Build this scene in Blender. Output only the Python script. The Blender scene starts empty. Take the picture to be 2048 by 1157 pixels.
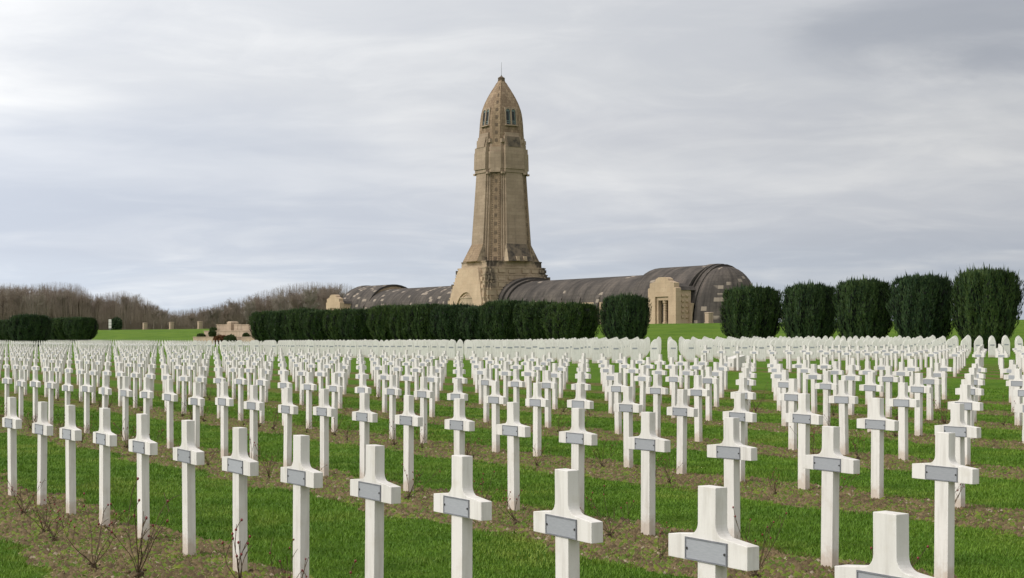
import bpy, bmesh, math, random
import numpy as np
from mathutils import Vector, Matrix
random.seed(7); rng = np.random.default_rng(7)
S = bpy.context.scene
col = S.collection
# world axes: X runs across the grave rows towards the ossuary, Y runs along the rows, Z up
CA, SA = 0.8487, 0.5290
F, HOR, EYE = 3100.0, 673.0, 1.702

def pq(x, Z):                      # photo column (2048 wide) and distance -> ground position
    X = (x - 1024.0) / F * Z
    return CA * X + SA * Z, -SA * X + CA * Z
def cam(p, q):                     # ground position -> photo column, distance
    X = CA * p - SA * q; Z = SA * p + CA * q
    return (1024 + F * X / Z if Z > 0.1 else 1e9), Z
def sstep(a, b, x):
    t = np.clip((np.asarray(x, float) - a) / (b - a), 0, 1)
    return t * t * (3 - 2 * t)
TERR = 3.46
def ground_z(p, q):
    p = np.asarray(p, float); q = np.asarray(q, float)
    g = 0.05 * sstep(8, 22, p) + 0.21 * sstep(27, 46, p)
    g = g * (1 - 0.75 * sstep(75, 150, q))
    g = g + 0.35 * sstep(70, 95, p)
    bank = sstep(95, 133, p)
    g = g * (1 - bank) + TERR * bank
    return g
gz = lambda p, q: float(ground_z(p, q))

# ------------------------------------------------------------------ helpers
def tag(o, label=None, cat=None, group=None, kind=None):
    if label: o['label'] = label
    if cat: o['category'] = cat
    if group: o['group'] = group
    if kind: o['kind'] = kind
    return o
def empty(name, loc, rz=0):
    o = bpy.data.objects.new(name, None); col.objects.link(o)
    o.location = loc; o.rotation_euler = (0, 0, rz); o.empty_display_size = 0.3
    return o
def box_uv(me):
    uv = me.uv_layers.new(name='UVMap') if not me.uv_layers else me.uv_layers[0]
    n = len(me.loops)
    if n == 0: return
    co = np.empty(len(me.vertices) * 3); me.vertices.foreach_get('co', co); co = co.reshape(-1, 3)
    li = np.empty(n, int); me.loops.foreach_get('vertex_index', li)
    out = np.zeros((n, 2))
    for p in me.polygons:
        s = slice(p.loop_start, p.loop_start + p.loop_total)
        c = co[li[s]]; nx, ny, nz = map(abs, p.normal)
        if nz > 0.8: out[s] = c[:, :2]
        elif nx >= ny: out[s, 0] = c[:, 1]; out[s, 1] = c[:, 2]
        else: out[s, 0] = c[:, 0]; out[s, 1] = c[:, 2]
    uv.data.foreach_set('uv', out.ravel())
def link(name, me, parent=None):
    o = bpy.data.objects.new(name, me); col.objects.link(o)
    if parent: o.parent = parent
    return o
class MB:
    def __init__(s): s.v = []; s.f = []; s.m = []; s.uv = {}
    def add(s, vs, fs, mi=0):
        b = len(s.v); s.v += [tuple(v) for v in vs]
        for f in fs: s.f.append(tuple(b + i for i in f)); s.m.append(mi)
    def box(s, x0, x1, y0, y1, z0, z1, mi=0):
        s.add([(x0,y0,z0),(x1,y0,z0),(x1,y1,z0),(x0,y1,z0),(x0,y0,z1),(x1,y0,z1),(x1,y1,z1),(x0,y1,z1)],
              [(0,3,2,1),(4,5,6,7),(0,1,5,4),(1,2,6,5),(2,3,7,6),(3,0,4,7)], mi)
    def frustum(s, hx0, hy0, z0, hx1, hy1, z1, cx=0, cy=0, mi=0):
        v = []
        for hx, hy, z in ((hx0, hy0, z0), (hx1, hy1, z1)):
            v += [(cx-hx,cy-hy,z),(cx+hx,cy-hy,z),(cx+hx,cy+hy,z),(cx-hx,cy+hy,z)]
        s.add(v, [(0,3,2,1),(4,5,6,7),(0,1,5,4),(1,2,6,5),(2,3,7,6),(3,0,4,7)], mi)
    def loft(s, rings, caps=True, mi=0):
        n = len(rings[0]); v = [p for r in rings for p in r]; f = []
        for k in range(len(rings) - 1):
            for i in range(n):
                j = (i + 1) % n
                f.append((k*n+i, k*n+j, (k+1)*n+j, (k+1)*n+i))
        if caps: f.append(tuple(range(n-1, -1, -1))); f.append(tuple(range((len(rings)-1)*n, len(rings)*n)))
        s.add(v, f, mi)
    def prism(s, poly, fn, d0, d1, mi=0):      # poly (u,v) extruded between d0 and d1; fn(u,v,d)->xyz
        n = len(poly)
        v = [fn(u, w, d0) for u, w in poly] + [fn(u, w, d1) for u, w in poly]
        f = [tuple(range(n-1, -1, -1)), tuple(range(n, 2*n))] + [(i, (i+1) % n, n+(i+1) % n, n+i) for i in range(n)]
        s.add(v, f, mi)
    def tube(s, pts, rad, n=6, mi=0):
        rings = []
        for i, p in enumerate(pts):
            p = Vector(p); a = Vector(pts[max(i-1, 0)]); b = Vector(pts[min(i+1, len(pts)-1)])
            d = (b - a).normalized(); u = d.orthogonal().normalized(); w = d.cross(u)
            r = rad[i] if hasattr(rad, '__len__') else rad
            rings.append([tuple(p + (u*math.cos(t) + w*math.sin(t))*r) for t in [2*math.pi*k/n for k in range(n)]])
        s.loft(rings, True, mi)
    def ball(s, c, r, nu=8, nv=5, sz=1.0, mi=0):
        rings = [[(c[0]+r*math.sin(math.pi*(k+.02)/(nv-.96+1))*math.cos(2*math.pi*i/nu), c[1]+r*math.sin(math.pi*(k+.02)/(nv-.96+1))*math.sin(2*math.pi*i/nu),
                   c[2]-r*sz*math.cos(math.pi*(k+.02)/(nv-.96+1))) for i in range(nu)] for k in range(nv+1)]
        s.loft(rings, True, mi)
    def mesh(s, name, mats, bevel=0, smooth=False, uv=True):
        me = bpy.data.meshes.new(name); me.from_pydata(s.v, [], s.f)
        mats = mats if isinstance(mats, (list, tuple)) else [mats]
        for m in mats: me.materials.append(m)
        me.polygons.foreach_set('material_index', s.m)
        bm = bmesh.new(); bm.from_mesh(me)
        bmesh.ops.recalc_face_normals(bm, faces=bm.faces)
        if bevel:
            ed = [e for e in bm.edges if len(e.link_faces) == 2 and e.calc_face_angle(0) > 0.6]
            bmesh.ops.bevel(bm, geom=ed, offset=bevel, segments=2, affect='EDGES', profile=0.6, clamp_overlap=True)
        bm.to_mesh(me); bm.free()
        if smooth: me.polygons.foreach_set('use_smooth', [True]*len(me.polygons))
        if uv: box_uv(me)
        me.update(); return me
    def build(s, name, mats, parent=None, bevel=0, smooth=False):
        return link(name, s.mesh(name, mats, bevel, smooth), parent)
def np_mesh(name, verts, faces, mat, mi=None):   # equal sized faces as a numpy array
    me = bpy.data.meshes.new(name)
    verts = np.asarray(verts, np.float32); faces = np.asarray(faces, np.int32); k = faces.shape[1]
    me.vertices.add(len(verts)); me.vertices.foreach_set('co', verts.ravel())
    me.loops.add(faces.size); me.loops.foreach_set('vertex_index', faces.ravel())
    me.polygons.add(len(faces)); me.polygons.foreach_set('loop_start', np.arange(0, faces.size, k, dtype=np.int32))
    me.update(calc_edges=True)
    for m in (mat if isinstance(mat, (list, tuple)) else [mat]): me.materials.append(m)
    if mi is not None: me.polygons.foreach_set('material_index', np.asarray(mi, np.int32))
    return me
def copy_tree(o, parent=None):
    c = o.copy(); col.objects.link(c); c.parent = parent
    for ch in o.children: copy_tree(ch, c)
    return c
ONES = 'zeroth first second third fourth fifth sixth seventh eighth ninth tenth eleventh twelfth thirteenth fourteenth fifteenth sixteenth seventeenth eighteenth nineteenth'.split()
TENS = {20:'twent', 30:'thirt', 40:'fort', 50:'fift', 60:'sixt', 70:'sevent', 80:'eight', 90:'ninet'}
def ordinal(n):
    if n < 20: return ONES[n]
    t = n // 10 * 10
    return TENS[t] + ('ieth' if n % 10 == 0 else 'y-' + ONES[n % 10])

# ------------------------------------------------------------------ materials
class NT:
    def __init__(s, name, rough=0.85, spec=0.25):
        s.mat = bpy.data.materials.new(name); s.mat.use_nodes = True
        s.t = s.mat.node_tree; s.b = s.t.nodes['Principled BSDF']
        s.b.inputs['Roughness'].default_value = rough
        s.b.inputs['Specular IOR Level'].default_value = spec
    def n(s, typ, **kw):
        nd = s.t.nodes.new(typ)
        for k, v in kw.items():
            if k in nd.inputs.keys() if isinstance(k, str) else False: pass
            setattr(nd, k, v)
        return nd
    def l(s, a, b): s.t.links.new(a, b)
    def val(s, sock, v):
        if isinstance(v, bpy.types.NodeSocket): s.l(v, sock)
        else: sock.default_value = v
    def math(s, op, a, b=0.0, c=None, clamp=False):
        m = s.n('ShaderNodeMath', operation=op); m.use_clamp = clamp
        s.val(m.inputs[0], a); s.val(m.inputs[1], b)
        if c is not None: s.val(m.inputs[2], c)
        return m.outputs[0]
    def coord(s, kind='Object'): return s.n('ShaderNodeTexCoord').outputs[kind]
    def mapping(s, v, scale=(1,1,1), loc=(0,0,0), rot=(0,0,0)):
        m = s.n('ShaderNodeMapping'); s.l(v, m.inputs['Vector'])
        m.inputs['Scale'].default_value = scale; m.inputs['Location'].default_value = loc; m.inputs['Rotation'].default_value = rot
        return m.outputs[0]
    def noise(s, v, scale, detail=4, rough=0.55, dist=0.0):
        m = s.n('ShaderNodeTexNoise'); s.l(v, m.inputs['Vector'])
        m.inputs['Scale'].default_value = scale; m.inputs['Detail'].default_value = detail
        m.inputs['Roughness'].default_value = rough; m.inputs['Distortion'].default_value = dist
        return m.outputs['Fac']
    def ramp(s, f, a, b, lo=0.0, hi=1.0):       # smooth map range
        m = s.n('ShaderNodeMapRange', interpolation_type='SMOOTHSTEP'); s.val(m.inputs[0], f)
        m.inputs[1].default_value = a; m.inputs[2].default_value = b; m.inputs[3].default_value = lo; m.inputs[4].default_value = hi
        return m.outputs[0]
    def mix(s, f, a, b, mode='MIX'):
        m = s.n('ShaderNodeMix', data_type='RGBA', blend_type=mode)
        s.val(m.inputs[0], f)
        for sock, v in ((m.inputs[6], a), (m.inputs[7], b)):
            if isinstance(v, tuple): sock.default_value = (*v, 1)
            else: s.l(v, sock)
        return m.outputs[2]
    def color(s, c):
        if isinstance(c, tuple): s.b.inputs['Base Color'].default_value = (*c, 1)
        else: s.l(c, s.b.inputs['Base Color'])
    def bump(s, h, strength=0.3, dist=0.02):
        m = s.n('ShaderNodeBump'); s.l(h, m.inputs['Height'])
        m.inputs['Strength'].default_value = strength; m.inputs['Distance'].default_value = dist
        s.l(m.outputs[0], s.b.inputs['Normal'])
    def rand(s): return s.n('ShaderNodeObjectInfo').outputs['Random']
def brick(m, v, w, h, mortar=0.012, off=0.5):
    b = m.n('ShaderNodeTexBrick'); m.l(v, b.inputs['Vector']); b.offset = off
    b.inputs['Color1'].default_value = (0,0,0,1); b.inputs['Color2'].default_value = (1,1,1,1); b.inputs['Mortar'].default_value = (.5,.5,.5,1)
    b.inputs['Scale'].default_value = 1; b.inputs['Mortar Size'].default_value = mortar
    b.inputs['Brick Width'].default_value = w; b.inputs['Row Height'].default_value = h; b.inputs['Mortar Smooth'].default_value = 0.3
    return b.outputs['Color'], b.outputs['Fac']

def m_cross(name='white_concrete', k=1.0):
    m = NT(name, 0.75, 0.25); c = m.coord(); r = m.rand()
    sh = m.n('ShaderNodeVectorMath', operation='ADD'); m.l(c, sh.inputs[0])
    cmb = m.n('ShaderNodeCombineXYZ'); rr = m.math('MULTIPLY', r, 37.0)
    for i in range(3): m.l(rr, cmb.inputs[i])
    m.l(cmb.outputs[0], sh.inputs[1]); v = sh.outputs[0]
    streak = m.noise(m.mapping(v, (22, 22, 2.2)), 1.0, 4, 0.6)
    blot = m.noise(v, 9, 5, 0.6)
    base = m.mix(m.ramp(streak, .42, .75), tuple(k*x_ for x_ in (.735, .70, .655)), tuple(k*x_ for x_ in (.60, .565, .52)))
    base = m.mix(m.math('MULTIPLY', m.ramp(blot, .50, .76), .34), base, (.52, .47, .38))
    sep = m.n('ShaderNodeSeparateXYZ'); m.l(c, sep.inputs[0])
    edge = m.math('SUBTRACT', sep.outputs[2], m.math('MULTIPLY', m.noise(v, 14, 4, .65), .30))
    base = m.mix(m.math('MULTIPLY', m.ramp(edge, .05, -.10), .5), base, (.42, .29, .19))   # soil splashed up by rain
    grain = m.noise(v, 160, 2, .6)
    base = m.mix(m.math('MULTIPLY', m.ramp(grain, .55, .8), .25), base, (.50, .46, .40))
    tone = m.math('ADD', .93, m.math('MULTIPLY', r, .10))
    m.color(m.mix(1.0, base, m_gray(m, tone), 'MULTIPLY'))
    m.bump(grain, .12, .002); return m.mat
def m_gray(m, s):
    c = m.n('ShaderNodeCombineColor')
    for i in range(3): m.l(s, c.inputs[i])
    return c.outputs[0]
def m_plain(name, c1, c2, scale, rough=.8, spec=.25, bump=0, lo=.35, hi=.7, metal=0):
    m = NT(name, rough, spec); n = m.noise(m.coord(), scale, 5, .6)
    m.color(m.mix(m.ramp(n, lo, hi), c1, c2)); m.b.inputs['Metallic'].default_value = metal
    if bump: m.bump(n, bump, .02)
    return m.mat
def m_stone(name, c1, c2, bw, bh, stain=0.0, mort=.55, streaks=.5):
    m = NT(name, .9, .15); uv = m.coord('UV'); ob = m.coord()
    cell, mor = brick(m, uv, bw, bh, .018)
    base = m.mix(cell, c1, c2)
    big = m.noise(ob, .22, 5, .6); base = m.mix(m.math('MULTIPLY', m.ramp(big, .4, .7), .45), base, tuple(x*.62 for x in c1))
    fine = m.noise(ob, 3.0, 6, .65); base = m.mix(m.math('MULTIPLY', m.ramp(fine, .45, .75), .35), base, tuple(x*.55 for x in c2))
    st = m.noise(m.mapping(ob, (1.3, 1.3, .10)), 1.0, 5, .6); base = m.mix(m.math('MULTIPLY', m.ramp(st, .5, .72), streaks), base, (c1[0]*.45, c1[1]*.47, c1[2]*.5))
    base = m.mix(m.math('MULTIPLY', mor, mort), base, tuple(x*.5 for x in c1))
    if stain:   # black algae runs below the stepped corners
        sep = m.n('ShaderNodeSeparateXYZ'); m.l(ob, sep.inputs[0])
        d = m.math('ABSOLUTE', m.math('SUBTRACT', m.math('ABSOLUTE', sep.outputs[0]), m.math('ABSOLUTE', sep.outputs[1])))
        k = m.math('MULTIPLY', m.ramp(d, 3.4, .0), m.ramp(sep.outputs[2], 5.5, 8))
        k = m.math('ADD', k, m.ramp(sep.outputs[2], 10.6, 12.4, 0, .55))
        nz = m.noise(m.mapping(ob, (.9, .9, .5)), 1.2, 6, .65)
        base = m.mix(m.math('MULTIPLY', m.ramp(m.math('ADD', nz, m.math('MULTIPLY', k, .42)), .66, .95), stain), base, (.035, .031, .027))
    m.color(base); m.bump(m.math('SUBTRACT', fine, m.math('MULTIPLY', mor, .8)), .5, .03); return m.mat
def m_roof(name='roof_stone', light=.952):
    m = NT(name, .92, .15); uv = m.coord('UV'); ob = m.coord()
    cell, mor = brick(m, uv, 1.15, .62, .02)
    n = m.noise(ob, .35, 6, .62); f = m.noise(ob, 4, 5, .65)
    base = m.mix(m.ramp(n, .35, .68), (.070, .061, .055), (.125, .105, .090))
    base = m.mix(m.math('MULTIPLY', m.ramp(f, .45, .75), .5), base, (.045, .040, .036))
    base = m.mix(m.math('MULTIPLY', cell, .12), base, (.15, .13, .11))
    clus = m.noise(ob, .16, 2, .5)
    st = m.noise(m.mapping(uv, (1.1, .10, 1)), 1.0, 5, .65); base = m.mix(m.math('MULTIPLY', m.ramp(st, .45, .7), .7), base, (.030, .027, .025)); base = m.mix(m.math('MULTIPLY', m.ramp(st, .45, .28), .5), base, (.16, .13, .105))
    k = m.ramp(m.math('ADD', cell, m.math('MULTIPLY', m.math('SUBTRACT', clus, .5), .55)), light, light + .02)
    base = m.mix(m.math('MULTIPLY', k, .62), base, (.40, .33, .26))           # replaced roof slabs
    base = m.mix(m.math('MULTIPLY', mor, .5), base, (.04, .036, .033))
    m.color(base); m.bump(m.math('SUBTRACT', f, m.math('MULTIPLY', mor, .6)), .5, .04); return m.mat
def m_leaf(name, a, b, c, scale=.8):
    m = NT(name, .7, .2); ob = m.coord('Object'); n = m.noise(ob, scale, 3, .6); n2 = m.noise(ob, scale*5, 3, .6)
    col1 = m.mix(m.ramp(n, .35, .68), a, b); m.color(m.mix(m.ramp(n2, .45, .75), col1, c)); return m.mat

M = {}
M['cross'] = m_cross(); M['stele'] = m_cross('white_stele_stone', 1.15)
def m_plaque():
    m = NT('grey_metal_plaque', .55, .4); n = m.noise(m.mapping(m.coord(), (4, 4, 40)), 6, 4, .6); r = m.rand()
    c = m.mix(m.ramp(n, .3, .7), (.315, .325, .345), (.375, .38, .40))
    m.color(m.mix(1.0, c, m_gray(m, m.math('ADD', .88, m.math('MULTIPLY', r, .2))), 'MULTIPLY')); return m.mat
M['plaque'] = m_plaque()
M['rim'] = m_plain('plaque_shadow_rim', (.16, .165, .18), (.22, .22, .235), 20, .6, .4)  # plaque frame darkened, its shadow line put into the colour
M['dark'] = m_plain('dark_screw', (.03, .03, .03), (.06, .055, .05), 50, .5, .4)
M['lime'] = m_stone('limestone', (.315, .236, .166), (.395, .300, .215), 1.6, .62, mort=.45, streaks=.32)
M['base'] = m_stone('stained_limestone', (.40, .305, .205), (.48, .375, .26), 1.7, .8, stain=.85)
M['front'] = m_stone('warm_limestone', (.49, .36, .24), (.53, .40, .27), 1.6, .7, mort=.25, streaks=.25)
M['scale'] = m_stone('spire_stone', (.225, .155, .102), (.36, .26, .172), .42, .55, mort=.85)
M['carve'] = m_stone('carved_stone', (.28, .196, .126), (.36, .26, .17), .4, .4, mort=.8)
M['inlay'] = m_plain('dark_inlay', (.11, .078, .052), (.15, .108, .072), 3)
M['wallstone'] = m_stone('retaining_limestone', (.42, .315, .225), (.48, .37, .27), 1.3, .5, mort=.4)
M['roof'] = m_roof()
M['roof_far'] = m_roof('patched_roof_stone', .865)
M['void'] = m_plain('dark_opening', (.014, .016, .018), (.03, .034, .036), 2, .5, .3)
M['louvre'] = m_plain('bronze_louvre', (.10, .135, .125), (.15, .18, .165), 5, .6, .3)
M['ledge'] = m_plain('weathered_ledge', (.17, .13, .09), (.045, .038, .032), .9)
M['metal'] = m_plain('rod_metal', (.14, .15, .16), (.2, .2, .2), 5, .5, .5)
def m_yew():
    m = NT('yew_leaf', .65, .25); ob = m.coord(); r = m.rand(); n = m.noise(m.mapping(ob, (1.6, 1.6, .55)), 1.1, 4, .65); n2 = m.noise(ob, 7, 3, .6)
    c = m.mix(m.ramp(n, .36, .66), (.012, .031, .014), (.036, .066, .023)); c = m.mix(m.math('MULTIPLY', m.ramp(n2, .45, .75), .8), c, (.070, .098, .028))
    c = m.mix(m.math('MULTIPLY', r, .75), c, m.mix(1.0, c, (1.5, 1.35, .8), 'MULTIPLY'))
    m.color(c); return m.mat
M['yew'] = m_yew()
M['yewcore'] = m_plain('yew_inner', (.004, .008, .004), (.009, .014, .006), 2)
M['bark'] = m_plain('bark', (.23, .185, .15), (.33, .28, .235), 6)  # bark tones lightened, distance haze put into the colour
M['bark_pale'] = m_plain('pale_bark', (.29, .245, .20), (.40, .35, .30), 6)
M['bark_red'] = m_plain('reddish_bark', (.215, .165, .13), (.30, .24, .19), 6)
M['stem'] = m_plain('rose_stem', (.060, .042, .024), (.12, .08, .04), 30)
M['hip'] = m_plain('rose_hip', (.22, .018, .018), (.10, .015, .014), 60, .4, .5)
M['shrub'] = m_leaf('box_shrub', (.025, .045, .012), (.045, .07, .016), (.06, .08, .02), 3)
M['russet'] = m_leaf('russet_shrub', (.10, .035, .015), (.16, .06, .022), (.09, .07, .02), 2)
M['paint'] = m_plain('car_paint', (.62, .63, .64), (.68, .68, .68), 2, .3, .5)
M['glass'] = m_plain('car_glass', (.02, .025, .03), (.03, .035, .04), 2, .1, .6)
M['tyre'] = m_plain('tyre', (.02, .02, .02), (.03, .03, .03), 8)

def m_ground():
    m = NT('ground', .95, .1); ob = m.coord(); sep = m.n('ShaderNodeSeparateXYZ'); m.l(ob, sep.inputs[0]); P, Q = sep.outputs[0], sep.outputs[1]
    w1 = m.noise(ob, .9, 4, .6); w2 = m.noise(ob, 5, 4, .65)
    wob = m.math('ADD', m.math('MULTIPLY', m.math('SUBTRACT', w1, .5), 1.3), m.math('MULTIPLY', m.math('SUBTRACT', w2, .5), .8))
    pp = m.math('ADD', P, wob)
    def strips(p0, lo, hi):
        u = m.math('MODULO', m.math('ADD', m.math('SUBTRACT', pp, p0), 1.12 + 3.77 * 20), 3.77)
        s = m.math('MULTIPLY', m.ramp(u, 0, .10), m.ramp(u, 1.42, 1.56, 1, 0))
        return m.math('MULTIPLY', s, m.math('MULTIPLY', m.math('GREATER_THAN', P, lo), m.math('LESS_THAN', P, hi)))
    s1 = m.math('MULTIPLY', strips(4.24, 2, 32), m.math('LESS_THAN', Q, 175.0))
    s2 = m.math('MULTIPLY', strips(43.0, 41, 68), m.math('LESS_THAN', Q, 56.0))
    soil = m.math('MAXIMUM', s1, s2)
    g1 = m.noise(ob, .35, 4, .6); g2 = m.noise(ob, 2.6, 5, .65); g3 = m.noise(ob, 40, 3, .7)
    grass = m.mix(m.ramp(g1, .3, .7), (.070, .155, .007), (.112, .214, .014))
    grass = m.mix(m.math('MULTIPLY', m.ramp(g2, .45, .75), .75), grass, (.165, .240, .026))
    grass = m.mix(m.math('MULTIPLY', m.ramp(g3, .4, .75), .55), grass, (.042, .108, .006))
    bankk = m.ramp(P, 90, 100)
    grass = m.mix(m.math('MULTIPLY', bankk, .65), grass, m.mix(m.ramp(m.noise(m.mapping(ob, (.5, .09, 1)), 1, 6, .7), .38, .62), (.070, .130, .012), (.125, .190, .022)))
    e1 = m.noise(ob, 6, 6, .7); e2 = m.noise(ob, 32, 5, .7); e3 = m.noise(ob, 1.6, 4, .6)
    earth = m.mix(m.ramp(e1, .38, .62), (.095, .064, .030), (.235, .170, .085))
    earth = m.mix(m.math('MULTIPLY', m.ramp(e2, .5, .68), .7), earth, (.40, .31, .17))
    earth = m.mix(m.math('MULTIPLY', m.ramp(e2, .45, .28), .7), earth, (.020, .013, .008))
    moss = m.mix(m.ramp(e2, .4, .65), (.085, .125, .010), (.215, .225, .026))
    earth = m.mix(m.math('MULTIPLY', m.ramp(m.math('ADD', e3, m.math('MULTIPLY', m.math('SUBTRACT', e1, .5), .7)), .38, .58), .9), earth, moss)
    m.color(m.mix(soil, grass, earth))
    m.bump(m.math('ADD', m.math('MULTIPLY', e2, .7), e1), 1.0, .09); return m.mat
M['ground'] = m_ground()
def m_grass():
    m = NT('grass_blade', .6, .25); ob = m.coord(); n = m.noise(ob, .9, 4, .65); n2 = m.noise(ob, 30, 2, .6)
    n3 = m.noise(m.mapping(ob, (1, 1, 1), (9, 4, 0)), .45, 5, .7)
    c = m.mix(m.ramp(n, .36, .64), (.068, .156, .007), (.128, .236, .016))
    c = m.mix(m.math('MULTIPLY', m.ramp(n3, .48, .66), .8), c, (.205, .265, .035))
    c = m.mix(m.math('MULTIPLY', m.ramp(n3, .46, .30), .6), c, (.052, .128, .007))
    m.color(m.mix(m.math('MULTIPLY', m.ramp(n2, .5, .75), .6), c, (.17, .25, .035))); return m.mat
M['grass'] = m_grass()
M['moss'] = m_leaf('moss_tuft', (.075, .120, .012), (.16, .19, .022), (.08, .15, .012), 3)
M['straw'] = m_plain('dead_straw', (.46, .35, .20), (.16, .105, .045), 5)
M['stonebit'] = m_plain('pale_stone', (.36, .29, .21), (.20, .15, .10), 9)
M['clod'] = m_plain('earth_clod', (.085, .058, .028), (.20, .145, .07), 9)

# ------------------------------------------------------------------ ground
pl = np.unique(np.concatenate([[-2500, -900, -300, -100, -40, -15], np.arange(-6, 50, 1.0), np.arange(50, 94, 4), np.arange(94, 136, 1.5), [140, 170, 220, 320, 600, 1200, 2500]]))
ql = np.unique(np.concatenate([[-2500, -800, -200, -60, -20], np.arange(-8, 60, 2.0), np.arange(60, 420, 8), [450, 520, 700, 1200, 2500]]))
PP, QQ = np.meshgrid(pl, ql, indexing='ij')
und = .012*np.sin(PP*1.9+QQ*.7)*np.sin(QQ*1.3)*(PP < 50)
gv = np.stack([PP, QQ, ground_z(PP, QQ) + und*0], -1).reshape(-1, 3)
nq = len(ql); ii, jj = np.meshgrid(np.arange(len(pl)-1), np.arange(nq-1), indexing='ij'); b0 = (ii*nq+jj).ravel()
me = np_mesh('ground', gv, np.stack([b0, b0+nq, b0+nq+1, b0+1], -1), M['ground'])
me.polygons.foreach_set('use_smooth', [True]*len(me.polygons))
tag(link('ground', me), kind='structure')

def wob(p, q):
    return .22*np.sin(1.7*q+.6*p)+.12*np.sin(4.1*q-1.3*p)+.06*np.sin(9.3*q)
def soil_mask(p, q):
    u = np.mod(p + wob(p, q)*.6 - 4.24 + 1.12 + 3.77*20, 3.77)
    return (u < 1.5) & (p > 2) & (p < 32)
def frame_pts(n, zmax, zmin=4.0, power=1.0):
    u = rng.random(n); Z = zmin + (zmax - zmin) * u**power
    X = (rng.random(n)*.70 - .35) * Z
    return CA*X + SA*Z, -SA*X + CA*Z, Z
# grass blades on the lawn strips
p, q, Z = frame_pts(620000, 46, 5.5, 1.25)
keep = (~soil_mask(p, q)) | ((rng.random(len(p)) < .30) & (np.sin(p*3.1+q*1.7)+np.sin(q*2.3-p*1.9)+np.sin(5.3*q+p) > .9))
p, q, Z = p[keep], q[keep], Z[keep]; n = len(p)
h = (.016 + .020*rng.random(n)) * (1 + .35*np.sin(p*2.1+q*1.3)*np.sin(q*2.7)) ; w = .0022*(1 + Z*.10)
a = rng.random(n)*2*np.pi; la = rng.random(n)*2*np.pi; ln = h*(.3+.7*rng.random(n))
z0 = ground_z(p, q)
v = np.empty((n, 3, 3), np.float32)
v[:, 0] = np.stack([p-np.cos(a)*w, q-np.sin(a)*w, z0-.004], -1); v[:, 1] = np.stack([p+np.cos(a)*w, q+np.sin(a)*w, z0-.004], -1)
v[:, 2] = np.stack([p+np.cos(la)*ln, q+np.sin(la)*ln, z0+h], -1)
tag(link('lawn_grass', np_mesh('lawn_grass', v.reshape(-1, 3), np.arange(3*n).reshape(-1, 3), M['grass'])),
    'short mown green grass in the strips between the rows of crosses', 'grass', kind='stuff')
# debris on the soil strips: clods, stones, straw, moss
p, q, Z = frame_pts(520000, 38, 5.5, 1.15); k = soil_mask(p, q); p, q, Z = p[k], q[k], Z[k]; n = len(p)
kind = rng.random(n)
vs, fs, mi = [], [], []; off = 0
def tris(P0, mask, mat, sx, sz):
    global off
    c = np.stack([p[mask], q[mask], ground_z(p[mask], q[mask])], -1); m_ = len(c)
    s = (sx*(.4+1.2*rng.random(m_)**2))[:, None]; an = rng.random(m_)*6.28
    base = [np.stack([np.cos(an+t)*s[:, 0]*(.6+.8*rng.random(m_)), np.sin(an+t)*s[:, 0]*(.6+.8*rng.random(m_)), np.zeros(m_)-.004], -1) for t in (0, 1.57, 3.14, 4.71)]
    top = np.stack([rng.normal(0, .2, m_)*s[:, 0], rng.normal(0, .2, m_)*s[:, 0], s[:, 0]*sz], -1)
    V = np.stack([c+b for b in base]+[c+top], 1).reshape(-1, 3); o = off + 5*np.arange(m_)[:, None]
    Fc = np.concatenate([o+np.array([[0,1,4]]), o+np.array([[1,2,4]]), o+np.array([[2,3,4]]), o+np.array([[3,0,4]])])
    vs.append(V); fs.append(Fc); mi.append(np.full(len(Fc), mat)); off += len(V)
tris(p, kind < .30, 0, .026, .8); tris(p, (kind > .30) & (kind < .32), 1, .022, .7); tris(p, (kind > .80), 3, .026, .7)
mk = (kind > .325) & (kind < .80); c = np.stack([p[mk], q[mk], ground_z(p[mk], q[mk])+.006], -1); m_ = len(c)
an = rng.random(m_)*6.28; ln = .02+.07*rng.random(m_)**2; d = np.stack([np.cos(an)*ln, np.sin(an)*ln, .010*rng.random(m_)], -1); sd = np.stack([-np.sin(an), np.cos(an), 0*an], -1)*(.0015+.0025*rng.random(m_))[:, None]
V = np.stack([c-sd, c+sd, c+d], 1).reshape(-1, 3); Fc = off + np.arange(3*m_).reshape(-1, 3); vs.append(V); fs.append(Fc); mi.append(np.full(m_, 2))
tag(link('soil_debris', np_mesh('soil_debris', np.concatenate(vs), np.concatenate(fs), [M['clod'], M['stonebit'], M['straw'], M['moss']], np.concatenate(mi))),
    'brown clods, pale stones, straw and moss on the bare soil strips', 'soil', kind='stuff')

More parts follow.
